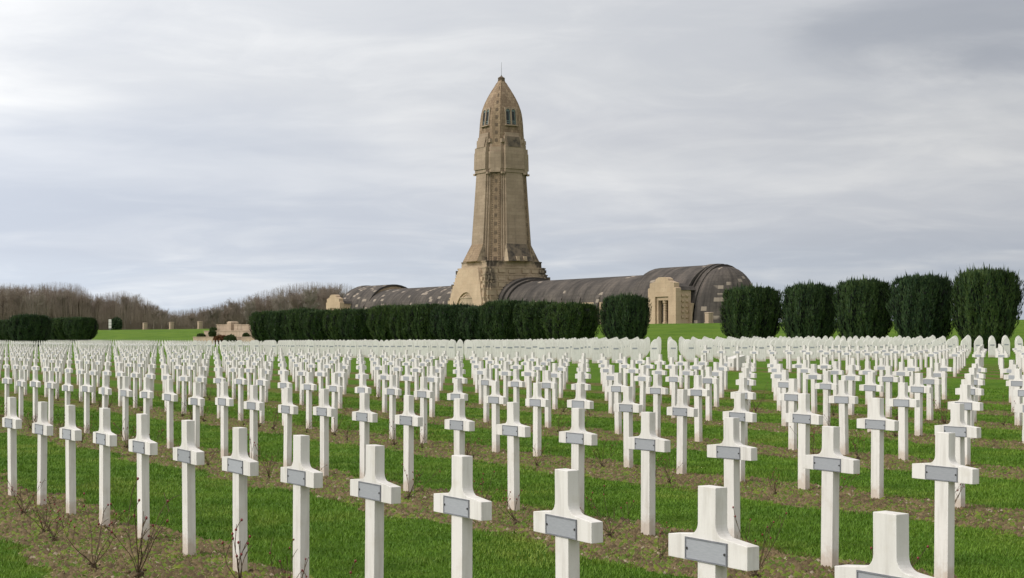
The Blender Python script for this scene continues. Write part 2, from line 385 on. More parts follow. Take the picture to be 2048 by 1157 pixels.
# ------------------------------------------------------------------ crosses
CW, CD, CH, AL, AT, AB = .119, .066, 1.05, .265, .834, .722
def cross_poly(fil=.054, nf=6):
    hw = CW/2; pts = [(hw, -.12), (hw, AB), (AL, AB), (AL, AT-.012)]
    c0 = (hw+fil, AT+fil+.004)
    for k in range(nf+1):
        t = -math.pi/2 - math.pi/2*k/nf
        pts.append((c0[0]+fil*math.cos(t), c0[1]+fil*math.sin(t)))
    pts.append((hw, CH))
    return pts + [(-u, w) for u, w in reversed(pts)]
mb = MB(); mb.prism(cross_poly(), lambda u, w, d: (d, u, w), -CD/2, CD/2); cross_near = mb.mesh('cross_body', M['cross'], bevel=.003)
mb = MB(); mb.prism(cross_poly(nf=3), lambda u, w, d: (d, u, w), -CD/2, CD/2); cross_far = mb.mesh('cross_body_far', M['cross'])
PZ = (AT+AB)/2 - .004
def plaque_mesh(near=True, shield=False):
    mb = MB(); hw, hh = .140, .0485; x = -CD/2
    if shield:
        poly = [(-.075, .07), (.075, .07), (.075, -.02), (.045, -.055), (0, -.075), (-.045, -.055), (-.075, -.02)]
        mb.prism([(u, PZ-.005+w) for u, w in poly], lambda u, w, d: (d, u, w), x-.007, x+.002, 0)
        return mb.mesh('plaque', [M['plaque'], M['rim']])
    mb.box(x-.004, x+.002, -hw+.006, hw-.006, PZ-hh+.006, PZ+hh-.006, 0)
    if near:
        mb.box(x-.007, x+.002, -hw, hw, PZ-hh, PZ-hh+.006, 1); mb.box(x-.007, x+.002, -hw, hw, PZ+hh-.006, PZ+hh, 1)
        mb.box(x-.007, x+.002, -hw, -hw+.006, PZ-hh+.006, PZ+hh-.006, 1); mb.box(x-.007, x+.002, hw-.006, hw, PZ-hh+.006, PZ+hh-.006, 1)
    return mb.mesh('plaque', [M['plaque'], M['rim']])
pm_near, pm_far, pm_shield = plaque_mesh(), plaque_mesh(False), plaque_mesh(shield=True)
mb = MB(); mb.tube([(-CD/2-.009, 0, 0), (-CD/2-.003, 0, 0)], .0058, 8); screw_me = mb.mesh('screw', M['dark'])

ROWP = [4.24, 8.01, 11.78, 15.55, 19.32, 23.09, 26.86, 30.63]
rows = []
for k, pk in enumerate(ROWP):
    sp = 1.063 if k == 0 else 1.090; q0 = 6.252 if k == 0 else (7.344 if k == 1 else 6.26)
    rows.append((pk, [q0 + sp*j for j in range(-4, 150) if q0 + sp*j < 172], k))
for k in range(7): rows.append((43.0+3.77*k, [53.0-1.085*j for j in range(36)], 10+k))
FARROWS = [(46.0+3.77*k, [136+1.085*j for j in range(110)], 30+k) for k in range(9)] + [(34.4+3.77*k, [205+1.085*j for j in range(90)], 20+k) for k in range(3)]
spots = []
for pk, qs, k in rows + FARROWS:
    for qq in qs:
        x, Z = cam(pk, qq)
        if Z > 3 and -120 < x < 2170: spots.append([Z, pk, qq, k, x])
inview = [s for s in spots if -14 < s[4] < 2062]
inview.sort(); thing_set = set(id(s) for s in inview[:300])
RN = {10+k_: ordinal(k_+1) + ' right-hand plot row' for k_ in range(7)}
def rowname(k): return 'front row' if k == 0 else (ordinal(k+1) + ' row from front' if k < 10 else RN.get(k, 'back row'))
byrow = {}
for s in inview:
    if id(s) in thing_set: byrow.setdefault(s[3], []).append(s)
def place_cross(s, label):
    near = s[0] < 20
    o = link('grave_cross', cross_near if s[0] < 32 else cross_far)
    o.location = (s[1]+random.gauss(0, .008), s[2]+random.gauss(0, .012), gz(s[1], s[2]) + random.gauss(0, .007))
    o.rotation_euler = (random.gauss(0, .006), random.gauss(0, .006), random.gauss(0, .016))
    tag(o, label, 'grave cross', 'white crosses in rows on the lawn')
    return o, near
cross_objs = {}
for k, lst in byrow.items():
    lst.sort(key=lambda s: -s[4])
    for i, s in enumerate(lst):
        pos = 'rightmost' if i == 0 else ordinal(i+1) + ' from the right'
        sh = (k == 1 and abs(s[4]-207) < 26 and not any(c.get('shield') for c in cross_objs.values()))
        lab = 'white cross with a shield-shaped plaque in the second row from the front' if sh else f'white cross with grey plaque, {pos} in the {rowname(k)}'
        o, near = place_cross(s, lab)
        pl_ = link('plaque', pm_shield if sh else (pm_near if s[0] < 32 else pm_far), o)
        if near and not sh:
            for yy in (-.127, .127):
                sc = link('screw', screw_me, pl_); sc.location = (0, yy, PZ)
        cross_objs[(k, i)] = dict(o=o, s=s, shield=sh)
# the farther crosses: one mass
bv = np.array([v.co[:] for v in cross_far.vertices]); mbx = MB(); mbx.prism(cross_poly(nf=2), lambda u, w, d: (d, u, w), -CD/2, CD/2)
mbx.box(-CD/2-.004, -CD/2+.002, -.135, .135, PZ-.044, PZ+.044, 1)
far = MB()
for s in spots:
    if id(s) in thing_set or s[0] < 12: continue
    z = gz(s[1], s[2]); dq = random.gauss(0, .012); dz = random.gauss(0, .008)
    b = len(far.v); far.v += [(x+s[1], y+s[2]+dq, zz+z+dz) for x, y, zz in mbx.v]
    far.f += [tuple(b+i for i in f) for f in mbx.f]; far.m += mbx.m
tag(far.build('distant_crosses', [M['cross'], M['plaque']]), 'massed small white crosses of the far rows below the left hedge', 'grave crosses', 'white crosses in rows on the lawn', 'stuff')

# ------------------------------------------------------------------ steles
SH, SW, ST = 1.25, .46, .10
def stele_poly(n=7):
    hw = SW/2; ha = .31; body = SH-ha-.02; pts = [(hw, -.1), (hw, body), (hw-.018, body+.02)]
    h2 = hw-.018; R = (ha*ha+h2*h2)/(2*h2)
    for k in range(1, n+1):
        t = k/n; t = 1-(1-t)**1.5; pts.append((max(math.sqrt(R*R-(t*ha)**2)-(R-h2), 0), body+.02+t*ha))
    return pts + [(-u, w) for u, w in reversed(pts[:-1])]
mb = MB(); mb.prism(stele_poly(), lambda u, w, d: (u, d, w), -ST/2, ST/2); stele_me = mb.mesh('stele_body', M['stele'], bevel=.008)
mbs = MB(); mbs.prism(stele_poly(5), lambda u, w, d: (u, d, w), -ST/2, ST/2); mbs.box(-.135, .135, -ST/2-.004, -ST/2+.002, .745, .825, 1)
mb = MB(); mb.box(-.135, .135, -ST/2-.005, -ST/2+.002, .745, .825); splaque = mb.mesh('stele_plaque', M['plaque'])
SP, SQ, NS, NR = 1.29, 3.35, 33, 18
st = []
for r in range(NR):
    for j in range(NS):
        p_, q_ = 46.4 + SP*j, 68.0 + SQ*r; x, Z = cam(p_, q_)
        if -20 < x < 2100: st.append((r + (0 if j == 0 else .35*min(j, 14)) if r > 2 else 0, Z, p_, q_, r, j, x))
st.sort(); stuff_st = MB()
for i, (_, Z, p_, q_, r, j, x) in enumerate(st):
    z = gz(p_, q_)
    if i < 300 and x < 2052:
        o = link('grave_stele', stele_me); o.location = (p_+random.gauss(0, .012), q_+random.gauss(0, .015), z+random.gauss(0, .012)); o.rotation_euler = (random.gauss(0, .006), random.gauss(0, .006), math.radians(-36)+random.gauss(0, .02))
        rn = 'front row' if r == 0 else ordinal(r+1) + ' row'
        pn = 'leftmost stele' if j == 0 else ordinal(j+1) + ' stele from the left'
        tag(o, f'white pointed-arch stele, {pn} in the {rn} of steles', 'grave stele', 'white pointed steles before the yew hedge')
        link('plaque', splaque, o)
    else:
        b = len(stuff_st.v); stuff_st.v += [(a_*.809+c_*.588+p_, -a_*.588+c_*.809+q_, d_+z) for a_, c_, d_ in mbs.v]; stuff_st.f += [tuple(b+i_ for i_ in f) for f in mbs.f]; stuff_st.m += mbs.m
tag(stuff_st.build('distant_steles', [M['stele'], M['plaque']]), 'massed white pointed steles hidden behind the nearer rows', 'grave steles', 'white pointed steles before the yew hedge', 'stuff')
# white stone block beside the crosses
p_, q_ = pq(1469, 66.5); mb = MB()
mb.prism([(-.36, -.1), (.36, -.1), (.36, .64), (-.36, .50)], lambda u, w, d: (u, d, w), -.30, .30)
o = mb.build('stone_marker', M['cross'], bevel=.012); o.location = (p_, q_, gz(p_, q_)); o.rotation_euler.z = .1
tag(o, 'low white stone block with a sloping top between crosses and steles', 'stone block')

# ------------------------------------------------------------------ rose bushes
def rose(seed, big):
    r = random.Random(seed); mb = MB(); hp = MB(); tips = []
    mb.tube([(0, 0, -.03), (r.uniform(-.02, .02), r.uniform(-.02, .02), .05)], [.030, .022], 6)
    for q_ in range(5): mb.ball((r.uniform(-.05, .05), r.uniform(-.05, .05), r.uniform(.0, .06)), r.uniform(.010, .022), 6, 4, .7)
    for i in range(r.randint(4, 7) + big):
        a = r.uniform(0, 6.28); L = r.uniform(.22, .55)*(1.2 if big else 1); lean = r.uniform(.25, 1.1)
        pt = Vector((r.uniform(-.01, .01), r.uniform(-.01, .01), .04)); d = Vector((math.cos(a)*lean, math.sin(a)*lean, 1)).normalized(); P = [tuple(pt)]; R = [.0047]
        ns = 5
        for s in range(ns):
            d = (d + Vector((r.uniform(-.22, .22), r.uniform(-.22, .22), r.uniform(-.05, .12)))).normalized(); pt = pt + d*L/ns; P.append(tuple(pt)); R.append(.0047*(1-.13*(s+1)))
            if s >= 2 and r.random() < .75:
                d2 = (d + Vector((r.uniform(-.9, .9), r.uniform(-.9, .9), r.uniform(-.1, .5)))).normalized(); e = pt + d2*r.uniform(.05, .16)
                mb.tube([tuple(pt), tuple((pt+e)/2+Vector((0, 0, .008))), tuple(e)], [.003, .0026, .002], 4); tips.append(e)
        mb.tube(P, R, 5); tips.append(pt)
    hips = [t for t in tips if r.random() < .75][:11]
    hp.v = list(mb.v); hp.f = list(mb.f); hp.m = list(mb.m)
    hm = MB(); hm.ball((0, 0, 0), .0092, 6, 4, 1.2)
    for t in hips: hp.ball(tuple(t), .0092, 6, 4, 1.2, 1)
    return mb.mesh('rose_stems', M['stem']), hp.mesh('rose_bush_far', [M['stem'], M['hip']]), [tuple(t) for t in hips]
roses = [rose(i, i % 3) for i in range(10)]
mb = MB(); mb.ball((0, 0, 0), .0092, 6, 4, 1.2); hip_me = mb.mesh('rose_hip', M['hip'], smooth=True)
for (k, i), c in sorted(cross_objs.items()):
    s = c['s']
    if k > 5 or (k > 2 and random.random() < .35) or s[0] > 42: continue
    near = s[0] < 18
    a, b, hips = random.choice(roses); o = link('rose_bush', a if near else b)
    pp_, qq_ = s[1] - random.uniform(.25, .85), s[2] + random.uniform(-.45, .45)
    o.location = (pp_, qq_, gz(pp_, qq_)); o.rotation_euler.z = random.uniform(0, 6.28); sc = random.uniform(.55, 1.0); o.scale = (sc, sc, sc)
    pos = 'the rightmost cross' if i == 0 else 'the ' + ordinal(i+1) + ' cross from the right'
    tag(o, f'bare rose bush at {pos}, {rowname(k)}', 'rose bush', 'leafless rose bushes along the rows of crosses')
    if near:
        for h_ in hips: ho = link('rose_hip', hip_me, o); ho.location = h_

# ------------------------------------------------------------------ yews
def yew_mesh(seed, H=5.5, R=2.75, n=11000):
    r = np.random.default_rng(seed)
    ph = r.random(12)*6.28
    def rad(th, t):                             # t 0..1 height
        prof = np.interp(t, [0, .05, .15, .3, .5, .7, .86, .95, 1.0], [.40, .55, .74, .89, .985, 1.0, .97, .90, .74])
        col_ = .05*np.sin(9*th+ph[0]+.8*np.sin(3*t+ph[1]))+.06*np.sin(15*th+ph[2]+1.6*np.sin(5*t))+.035*np.sin(29*th+ph[8]+2*np.sin(6*t+ph[9]))+.04*np.sin(3*th+ph[3]+4*t)
        cl = .05*np.sin(11*t+5*th+ph[4])*np.sin(7*th+ph[5]-6*t)
        return R*prof*(1+col_+cl)
    def topz(th, rr): return H*(1+.030*np.sin(8*th+ph[6])*rr+.025*np.sin(5*rr*3+ph[7]+2*th))
    nt, nh = 40, 14
    th = np.linspace(0, 2*np.pi, nt, endpoint=False); tt = np.linspace(0, 1, nh)
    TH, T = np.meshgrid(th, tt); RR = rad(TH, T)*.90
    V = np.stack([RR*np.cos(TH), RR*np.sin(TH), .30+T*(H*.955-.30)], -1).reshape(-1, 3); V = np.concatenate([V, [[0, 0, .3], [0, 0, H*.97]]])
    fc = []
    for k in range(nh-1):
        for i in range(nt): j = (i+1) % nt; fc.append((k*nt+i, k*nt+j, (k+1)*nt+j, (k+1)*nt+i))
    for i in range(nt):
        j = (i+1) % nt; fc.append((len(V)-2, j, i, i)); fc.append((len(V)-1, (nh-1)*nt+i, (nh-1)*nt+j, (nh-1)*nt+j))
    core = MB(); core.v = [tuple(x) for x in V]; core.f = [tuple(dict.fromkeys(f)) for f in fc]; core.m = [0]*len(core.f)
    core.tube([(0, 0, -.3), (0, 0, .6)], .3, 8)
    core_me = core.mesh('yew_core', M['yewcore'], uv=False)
    nt_ = int(n*.2); ns_ = n - nt_
    th = r.random(ns_)*2*np.pi; t = r.random(ns_)**.9; d = rad(th, t)*(1-.12*r.random(ns_)**2)
    P = np.stack([d*np.cos(th), d*np.sin(th), .22+t*(H-.30)], -1)
    th2 = r.random(nt_)*2*np.pi; r2 = np.sqrt(r.random(nt_)); d2 = rad(th2, np.full(nt_, .97))*r2
    P2 = np.stack([d2*np.cos(th2), d2*np.sin(th2), topz(th2, r2)-.15-.25*r2**4], -1)
    P = np.concatenate([P, P2]); th = np.concatenate([th, th2]); N = len(P)
    ow = np.concatenate([.2+.5*r.random(ns_), .25*r.random(nt_)])
    L = .20+.28*r.random(N)**1.5; L[ns_:] *= 1.15; spk = r.random(N) < .05; L[spk & (P[:, 2] > H*.8)] *= 1.7
    dirv = np.stack([np.cos(th)*ow+r.normal(0, .18, N), np.sin(th)*ow+r.normal(0, .18, N), np.full(N, 1.0)], -1); dirv /= np.linalg.norm(dirv, axis=1)[:, None]
    al = r.random(N)*np.pi; side = np.stack([-np.sin(th)+.5*np.cos(al)*np.cos(th), np.cos(th)+.5*np.cos(al)*np.sin(th), 0*th], -1)*(.035+.045*r.random(N))[:, None]
    mid = P + dirv*(L*.45)[:, None]
    VV = np.stack([P-.3*side, P+.3*side, mid+side, P+dirv*L[:, None], mid-side], 1).reshape(-1, 3)
    # 5-gon sprigs
    fl = np_mesh('yew_foliage', VV, np.arange(5*N).reshape(-1, 5), M['yew'])
    return core_me, fl
yews = [yew_mesh(i) for i in range(4)]
def yew(p_, q_, label, sc=(1, 1, 1), group='clipped yews along the cemetery edge'):
    c, f = random.choice(yews); o = empty('yew_tree', (p_, q_, gz(p_, q_)-.05), random.uniform(0, 6.28)); o.scale = sc
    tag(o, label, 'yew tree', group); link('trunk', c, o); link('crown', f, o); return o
for i, (x, sz, sw) in enumerate([(1972, 1.06, .87), (1845, 1.02, .86), (1728, 1.0, .85), (1620, .97, .85), (1503, .97, .95)]):
    t = (x-1024)/F; q_ = (CA*92-SA*92*t)/(SA+CA*t)
    yew(92, q_, f'big dark clipped yew, {"rightmost of the five" if i == 0 else ordinal(i+1)+" from the right of the five"} at right edge', (sw, sw, sz))
q_ = 126.1; yew(92, q_, 'clipped yew standing alone before the lawn bank left of the porch', (.87, .87, .93))
hq = [135.4+6.1*i for i in range(14)]
for i, q_ in enumerate(hq):
    hs = .88 + (.03 if i in (1, 2) else 0) + random.uniform(-.06, .035)
    yew(92+random.uniform(-.7, .7), q_, f'clipped yew in the joined hedge below the tower, {"rightmost" if i == 0 else ordinal(i+1)+" from its right end"}', (1.08, .93 if i == 0 else random.uniform(.97, 1.06), hs))
for i in range(12):
    yew(92, 313+6.6*i, f'clipped yew in the far left hedge, {"rightmost" if i == 0 else ordinal(i+1)+" from its right end"}', (1.05, 1.25, .86+random.uniform(-.04, .04)))
p_, q_ = pq(60, 215); yew(p_, q_, 'clipped yew standing in front of the far left hedge', (1.0, 1.0, .8))

# ------------------------------------------------------------------ ossuary
OC = empty('ossuary_building', (150.7, 245.5, TERR))
tag(OC, 'long vaulted limestone ossuary with a shell-shaped bell tower', 'building')
def plan(a, b=1.85, k=1.0, fill=0):
    e = [(a, b), (a-.3*k, b), (a-.3*k, b+.3*k), (a-.6*k, b+.3*k), (a-.6*k, b+.61*k), (a-.89*k, b+.61*k)]
    quad = e + [(y, x) for x, y in reversed(e)]
    out = []
    for r in range(4):
        c, s = [(1, 0), (0, 1), (-1, 0), (0, -1)][r]
        out += [(x*c-y*s, x*s+y*c) for x, y in quad]
    return out
def ring(poly, z): return [(x, y, z) for x, y in poly]
mb = MB()
def a_at(z): return np.interp(z, [12, 14.7, 23.6, 28.4], [5.42, 5.25, 4.66, 4.36])
mb.loft([ring(plan(a_at(z), 1.85*a_at(z)/4.63, a_at(z)/4.63), z) for z in (11.5, 14.7, 19, 23.6, 28.4)])
mb.build('tower_shaft', M['lime'], OC)
def chamf(a, c):
    q_ = [(a, -c), (a, c), (c, a), (-c, a), (-a, c), (-a, -c), (-c, -a), (c, -a)]
    return q_
# corner bands with inlaid squares
for sx, sy in ((-1, -1), (1, -1), (-1, 1), (1, 1)):
    mb = MB(); zs = np.arange(12.1, 28.0, 1.58)
    def strip_pt(z, t, o):                      # t -1..1 across the chamfer, o outwards
        a = a_at(z); k = a/4.63; x1, y1 = a-.89*k, 1.85*k+.61*k
        mx = (x1+y1)/2 + t*(x1-y1)/2; my = (x1+y1)/2 - t*(x1-y1)/2
        return (sx*(mx+o*.7071), sy*(my+o*.7071), z)
    mb.loft([[strip_pt(z, -.93, .02), strip_pt(z, .93, .02), strip_pt(z, .93, .10), strip_pt(z, -.93, .10)] for z in (11.6, 20, 28.2)], mi=0)
    for z in zs:
        mb.loft([[strip_pt(zz, -.30, .09), strip_pt(zz, .22, .09), strip_pt(zz, .22, .135), strip_pt(zz, -.30, .135)] for zz in (z+.1, z+.72)], mi=1)
    for z in np.arange(11.9, 27.9, .40):
        for tc in (-.72, .62):
            v = [strip_pt(z, tc, .155), strip_pt(z+.17, tc+.17, .09), strip_pt(z, tc+.26, .09), strip_pt(z+.17, tc-.17, .09), strip_pt(z+.32, tc, .09), strip_pt(z-.1, tc, .09)]
            mb.add(v, [(0, 1, 4), (0, 4, 3), (0, 3, 5), (0, 5, 1)], 1)
    for t0, t1 in ((-1.0, -.93), (.93, 1.0)):
        mb.loft([[strip_pt(z, t0, .0), strip_pt(z, t1, .0), strip_pt(z, t1, .20), strip_pt(z, t0, .20)] for z in (11.6, 20, 28.2)], mi=0)
    mb.build('carved_band', [M['carve'], M['inlay']], OC)
# crown
mb = MB()
def plan2(a, b, c, d):                          # stepped plan with filled corners
    e = [(a, b), (c, b), (c, d)]
    quad = e + [(y, x) for x, y in reversed(e)]
    out = []
    for r in range(4):
        cc, s = [(1, 0), (0, 1), (-1, 0), (0, -1)][r]; out += [(x*cc-y*s, x*s+y*cc) for x, y in quad]
    return out
def stack(levels):
    for (z0, z1, a0, b, c0, d, a1, c1) in levels:
        mb.loft([ring(plan2(a0, b, c0, d), z0), ring(plan2(a1, b, c1, d), z1)])
stack([(28.3, 28.95, 4.56, 1.95, 3.98, 2.75, 4.56, 3.98),
       (28.95, 32.1, 4.76, 2.0, 4.10, 2.62, 4.66, 4.04),
       (32.1, 33.0, 4.58, 1.95, 3.86, 2.45, 4.55, 3.84),
       (33.0, 33.8, 4.32, 1.75, 3.62, 2.3, 4.28, 3.60)])
for r in range(4):                              # little corbels under the corner blocks, gables above the faces
    c, s = [(1, 0), (0, 1), (-1, 0), (0, -1)][r]
    R_ = lambda x, y, z: (x*c-y*s, x*s+y*c, z)
    for y0 in (-2.6, 1.95):
        mb.add([R_(*v) for v in [(4.0, y0, 28.0), (4.55, y0, 28.0), (4.55, y0+.65, 28.0), (4.0, y0+.65, 28.0), (4.0, y0, 28.35), (4.55, y0, 28.35), (4.55, y0+.65, 28.35), (4.0, y0+.65, 28.35)]],
               [(0,3,2,1),(4,5,6,7),(0,1,5,4),(1,2,6,5),(2,3,7,6),(3,0,4,7)])
    for (x0, x1, hw, z0, z1) in ((3.2, 4.12, 1.75, 33.8, 35.0), (3.2, 3.86, 1.5, 35.0, 35.7)):
        mb.add([R_(*v) for v in [(x0, -hw, z0), (x1, -hw, z0), (x1, hw, z0), (x0, hw, z0), (x0, -hw, z1), (x1-.1, -hw, z1), (x1-.1, hw, z1), (x0, hw, z1)]],
               [(0,3,2,1),(4,5,6,7),(0,1,5,4),(1,2,6,5),(2,3,7,6),(3,0,4,7)])
    mb.add([R_(*v) for v in [(3.7, -1.3, 33.0), (4.62, -1.3, 33.0), (4.62, 1.3, 33.0), (3.7, 1.3, 33.0), (3.7, -1.3, 34.9), (4.16, -1.3, 34.9), (4.16, 1.3, 34.9), (3.7, 1.3, 34.9)]], [(0,3,2,1),(4,5,6,7),(0,1,5,4),(1,2,6,5),(2,3,7,6),(3,0,4,7)], r % 2)
    for sd in (-1, 1):
        hw = 1.75*sd
        mb.add([R_(*v) for v in [(3.2, hw, 33.8), (3.95, hw, 33.8), (3.95, hw+.62*sd, 33.8), (3.2, hw+.62*sd, 33.8), (3.2, hw, 34.5), (3.9, hw, 34.5), (3.9, hw+.62*sd, 34.5), (3.2, hw+.62*sd, 34.5)]],
               [(0,3,2,1),(4,5,6,7),(0,1,5,4),(1,2,6,5),(2,3,7,6),(3,0,4,7)])
mb.build('tower_crown', [M['lime'], M['ledge']], OC)
# spire
SPZ = [33.0, 34.7, 36.1, 37.4, 38.6, 39.5, 40.2, 41.0, 41.7, 42.5, 43.3, 44.0, 44.7, 45.3, 45.75]
SPH = [4.22, 4.16, 4.06, 3.98, 3.86, 3.72, 3.54, 3.26, 2.96, 2.56, 2.10, 1.66, 1.20, .84, .62]
def sp_s(z): return float(np.interp(z, SPZ, SPH))/4.02
mb = MB(); mb.loft([ring(chamf(3.4*sp_s(z), 2.15*sp_s(z)), z) for z in SPZ]); mb.build('spire', M['scale'], OC)
for sx, sy in ((-1, -1), (1, -1), (-1, 1), (1, 1)):
    mb = MB()
    def sp_pt(z, t, o):
        s = sp_s(z); mx = (3.4+2.15)/2*s + t*(3.4-2.15)/2*s; my = (3.4+2.15)/2*s - t*(3.4-2.15)/2*s
        return (sx*(mx+o*.7071), sy*(my+o*.7071), z)
    zz = [z for z in SPZ if z < 45.4]
    mb.loft([[sp_pt(z, -.82, .0), sp_pt(z, .82, .0), sp_pt(z, .82, .09), sp_pt(z, -.82, .09)] for z in zz])
    for z in np.arange(33.9, 44.5, 1.42): mb.loft([[sp_pt(k, -.28, .07), sp_pt(k, .24, .07), sp_pt(k, .24, .13), sp_pt(k, -.28, .13)] for k in (z, z+.62)], mi=1)
    mb.build('spire_band', [M['carve'], M['inlay']], OC)
mb = MB(); mb.loft([ring([(r_*math.cos(t), r_*math.sin(t)) for t in [math.pi/8+math.pi/4*k for k in range(8)]], z) for r_, z in ((.60, 45.6), (.66, 45.75), (.64, 46.15), (.72, 46.2), (.10, 46.6))])
mb.build('spire_cap', M['inlay'], OC)
mb = MB(); mb.tube([(0, 0, 46.4), (.02, .02, 49.2)], [.042, .022], 6); mb.ball((0, 0, 46.7), .12); mb.build('lightning_rod', M['metal'], OC)
# twin windows on each face
for r in range(4):
    c, s = [(1, 0), (0, 1), (-1, 0), (0, -1)][r]
    R_ = lambda x, y, z: ((x-.105*(z-37.15))*c-y*s, (x-.105*(z-37.15))*s+y*c, z)
    fr = MB(); zb, zt, x0, x1 = 37.15, 40.25, 2.9, 3.66
    def bx(xa, xb, ya, yb, za, zb_): fr.add([R_(*v) for v in [(xa,ya,za),(xb,ya,za),(xb,yb,za),(xa,yb,za),(xa,ya,zb_),(xb,ya,zb_),(xb,yb,zb_),(xa,yb,zb_)]], [(0,3,2,1),(4,5,6,7),(0,1,5,4),(1,2,6,5),(2,3,7,6),(3,0,4,7)])
    bx(x0, x1+.14, -1.32, 1.32, zb-.22, zb)
    for ya, yb in ((-1.27, -1.05), (-.14, .14), (1.05, 1.27)): bx(x0, x1-(.10 if ya < -1 or ya > .5 else .04), ya, yb, zb, zt-.6)
    for ym in (-.595, .595):
        ra = .455; poly = [(ym-.675, zt-.6), (ym-ra, zt-.6)] + [(ym-ra*math.cos(t), zt-.6+ra*math.sin(t)) for t in np.linspace(.15, math.pi-.15, 9)] + [(ym+ra, zt-.6), (ym+.675, zt-.6), (ym+.675, zt+.12), (ym-.675, zt+.12)]
        fr.prism(poly, lambda u, w, d: R_(d, u, w), x0, x1-.10)
    win = fr.build('window', M['lime'], OC)
    pn = MB(); pn.prism([(-1.1, zb), (1.1, zb), (1.1, zt-.1), (-1.1, zt-.1)], lambda u, w, d: R_(d, u, w), 3.43, 3.44); pn.build('opening', M['void'], win)
    lv = MB()
    for ym in (-.595, .595):
        for zz in (zb+.28, zb+.62, zt-.62): lv.prism([(ym-.44, zz), (ym+.44, zz), (ym+.44, zz+.16), (ym-.44, zz+.16)], lambda u, w, d: R_(d, u, w), 3.443, 3.46)
        lv.prism([(ym-.44, zt-.60), (ym+.44, zt-.60), (ym+.3, zt-.26), (ym-.3, zt-.26)], lambda u, w, d: R_(d, u, w), 3.445, 3.458)
        lv.prism([(ym+.20, zb), (ym+.40, zb), (ym+.40, zt-.7), (ym+.20, zt-.7)], lambda u, w, d: R_(d, u, w), 3.442, 3.4565)
    lv.build('louvre', M['louvre'], win)
# flared buttresses
for r in range(4):
    c, s = [(1, 0), (0, 1), (-1, 0), (0, -1)][r]
    R_ = lambda x, y, z: (x*c-y*s, x*s+y*c, z)
    mb = MB(); hw0, hw1 = 2.12, 2.62
    mb.add([R_(*v) for v in [(4.6, -hw0, 15.1), (5.26, -hw0, 15.1), (5.26, hw0, 15.1), (4.6, hw0, 15.1), (4.6, -hw1, 11.9), (6.75, -hw1, 11.9), (6.75, hw1, 11.9), (4.6, hw1, 11.9)]],
           [(0,1,2,3),(7,6,5,4),(4,5,1,0),(6,7,3,2),(7,4,0,3)], 0)
    mb.add([R_(*v) for v in [(5.26, -hw0, 15.1), (5.26, hw0, 15.1), (6.75, hw1, 11.9), (6.75, -hw1, 11.9), (5.22, -hw0, 15.16), (5.22, hw0, 15.16), (6.80, hw1, 11.98), (6.80, -hw1, 11.98)]],
           [(0,1,2,3),(4,7,6,5),(0,4,5,1),(2,6,7,3),(1,5,6,2),(3,7,4,0)], 1)
    if r in (1, 3):
        for y_ in (-.55, 1.0): mb.add([R_(*v) for v in [(6.3, y_-.32, 12.0), (6.95, y_-.32, 12.0), (6.95, y_+.32, 12.0), (6.3, y_+.32, 12.0), (6.1, y_-.32, 12.85), (6.78, y_-.32, 12.85), (6.78, y_+.32, 12.85), (6.1, y_+.32, 12.85)]], [(0,3,2,1),(4,5,6,7),(0,1,5,4),(1,2,6,5),(2,3,7,6),(3,0,4,7)], 0)
    mb.build('buttress', [M['base'], M['ledge'] if r % 2 else M['carve']], OC)
    # corner skirts
    mb = MB(); e = [(4.72, 2.3), (4.72, 2.75), (3.3, 3.3), (2.75, 4.72), (2.3, 4.72), (2.3, 2.3)]
    e1 = [(5.0, 2.4), (5.0, 3.2), (3.95, 3.95), (3.2, 5.0), (2.4, 5.0), (2.4, 2.4)]
# stepped base
mb = MB()
tiers = [(0, 3.0, 7.75, 7.35), (3.0, 5.4, 7.55, 7.1), (5.4, 7.0, 7.3, 6.8), (7.0, 8.3, 7.0, 6.5), (8.3, 9.6, 6.75, 6.2), (9.6, 10.85, 6.45, 5.95), (10.85, 12.0, 5.95, 5.45)]
for i, (z0, z1, hx, hy) in enumerate(tiers):
    n_ = .9
    poly = [(hx, -hy+n_), (hx, hy-n_), (hx-n_*.6, hy-n_), (hx-n_*.6, hy-n_*.5), (hx-n_, hy-n_*.5), (hx-n_, hy)]
    full = poly[1:] + [(-x, y) for x, y in reversed(poly[1:])] + [(-x, -y) for x, y in poly[1:]] + [(x, -y) for x, y in reversed(poly[1:])]
    mb.loft([ring(full, z0), ring([(x*.992, y*.992) for x, y in full], z1-.22)])
    mb.loft([ring([(x*1.008, y*1.008) for x, y in full], z1-.22), ring([(x*1.008, y*1.008) for x, y in full], z1)])
for sx, sy in ((-1, -1), (1, -1), (-1, 1), (1, 1)):   # corner piers with stepped blocks
    for (w, d, z0, z1) in ((1.35, .5, 10.2, 11.7), (1.2, .9, 8.6, 10.0), (1.3, 1.2, 7.1, 8.2), (1.1, 1.4, 5.6, 6.8)):
        cx, cy = 4.15+d*1.15, 3.75+d*1.15
        mb.frustum(w*.62, w*.62, z0, w*.55, w*.55, z1, sx*cx, sy*cy)
rb = random.Random(5)
for sx, sy in ((-1, -1), (-1, 1), (1, -1), (1, 1)):
    for (z0, z1, hx, hy) in ((3.1, 4.2, 7.55, 7.1), (4.3, 5.1, 7.5, 7.1), (5.5, 6.7, 7.3, 6.8), (7.1, 8.0, 7.0, 6.5), (8.4, 9.3, 6.75, 6.2), (9.7, 10.6, 6.45, 5.95)):
        for k in range(3):
            u = hx - 1.1 - 1.9*k + rb.uniform(-.3, .3); mb.box(sx*u-.7, sx*u+.7, sy*hy-.16-.1*rb.random(), sy*hy+.16+.1*rb.random(), z0+rb.uniform(0, .15), z1-rb.uniform(.02, .2))
mb.build('tower_base', M['base'], OC)
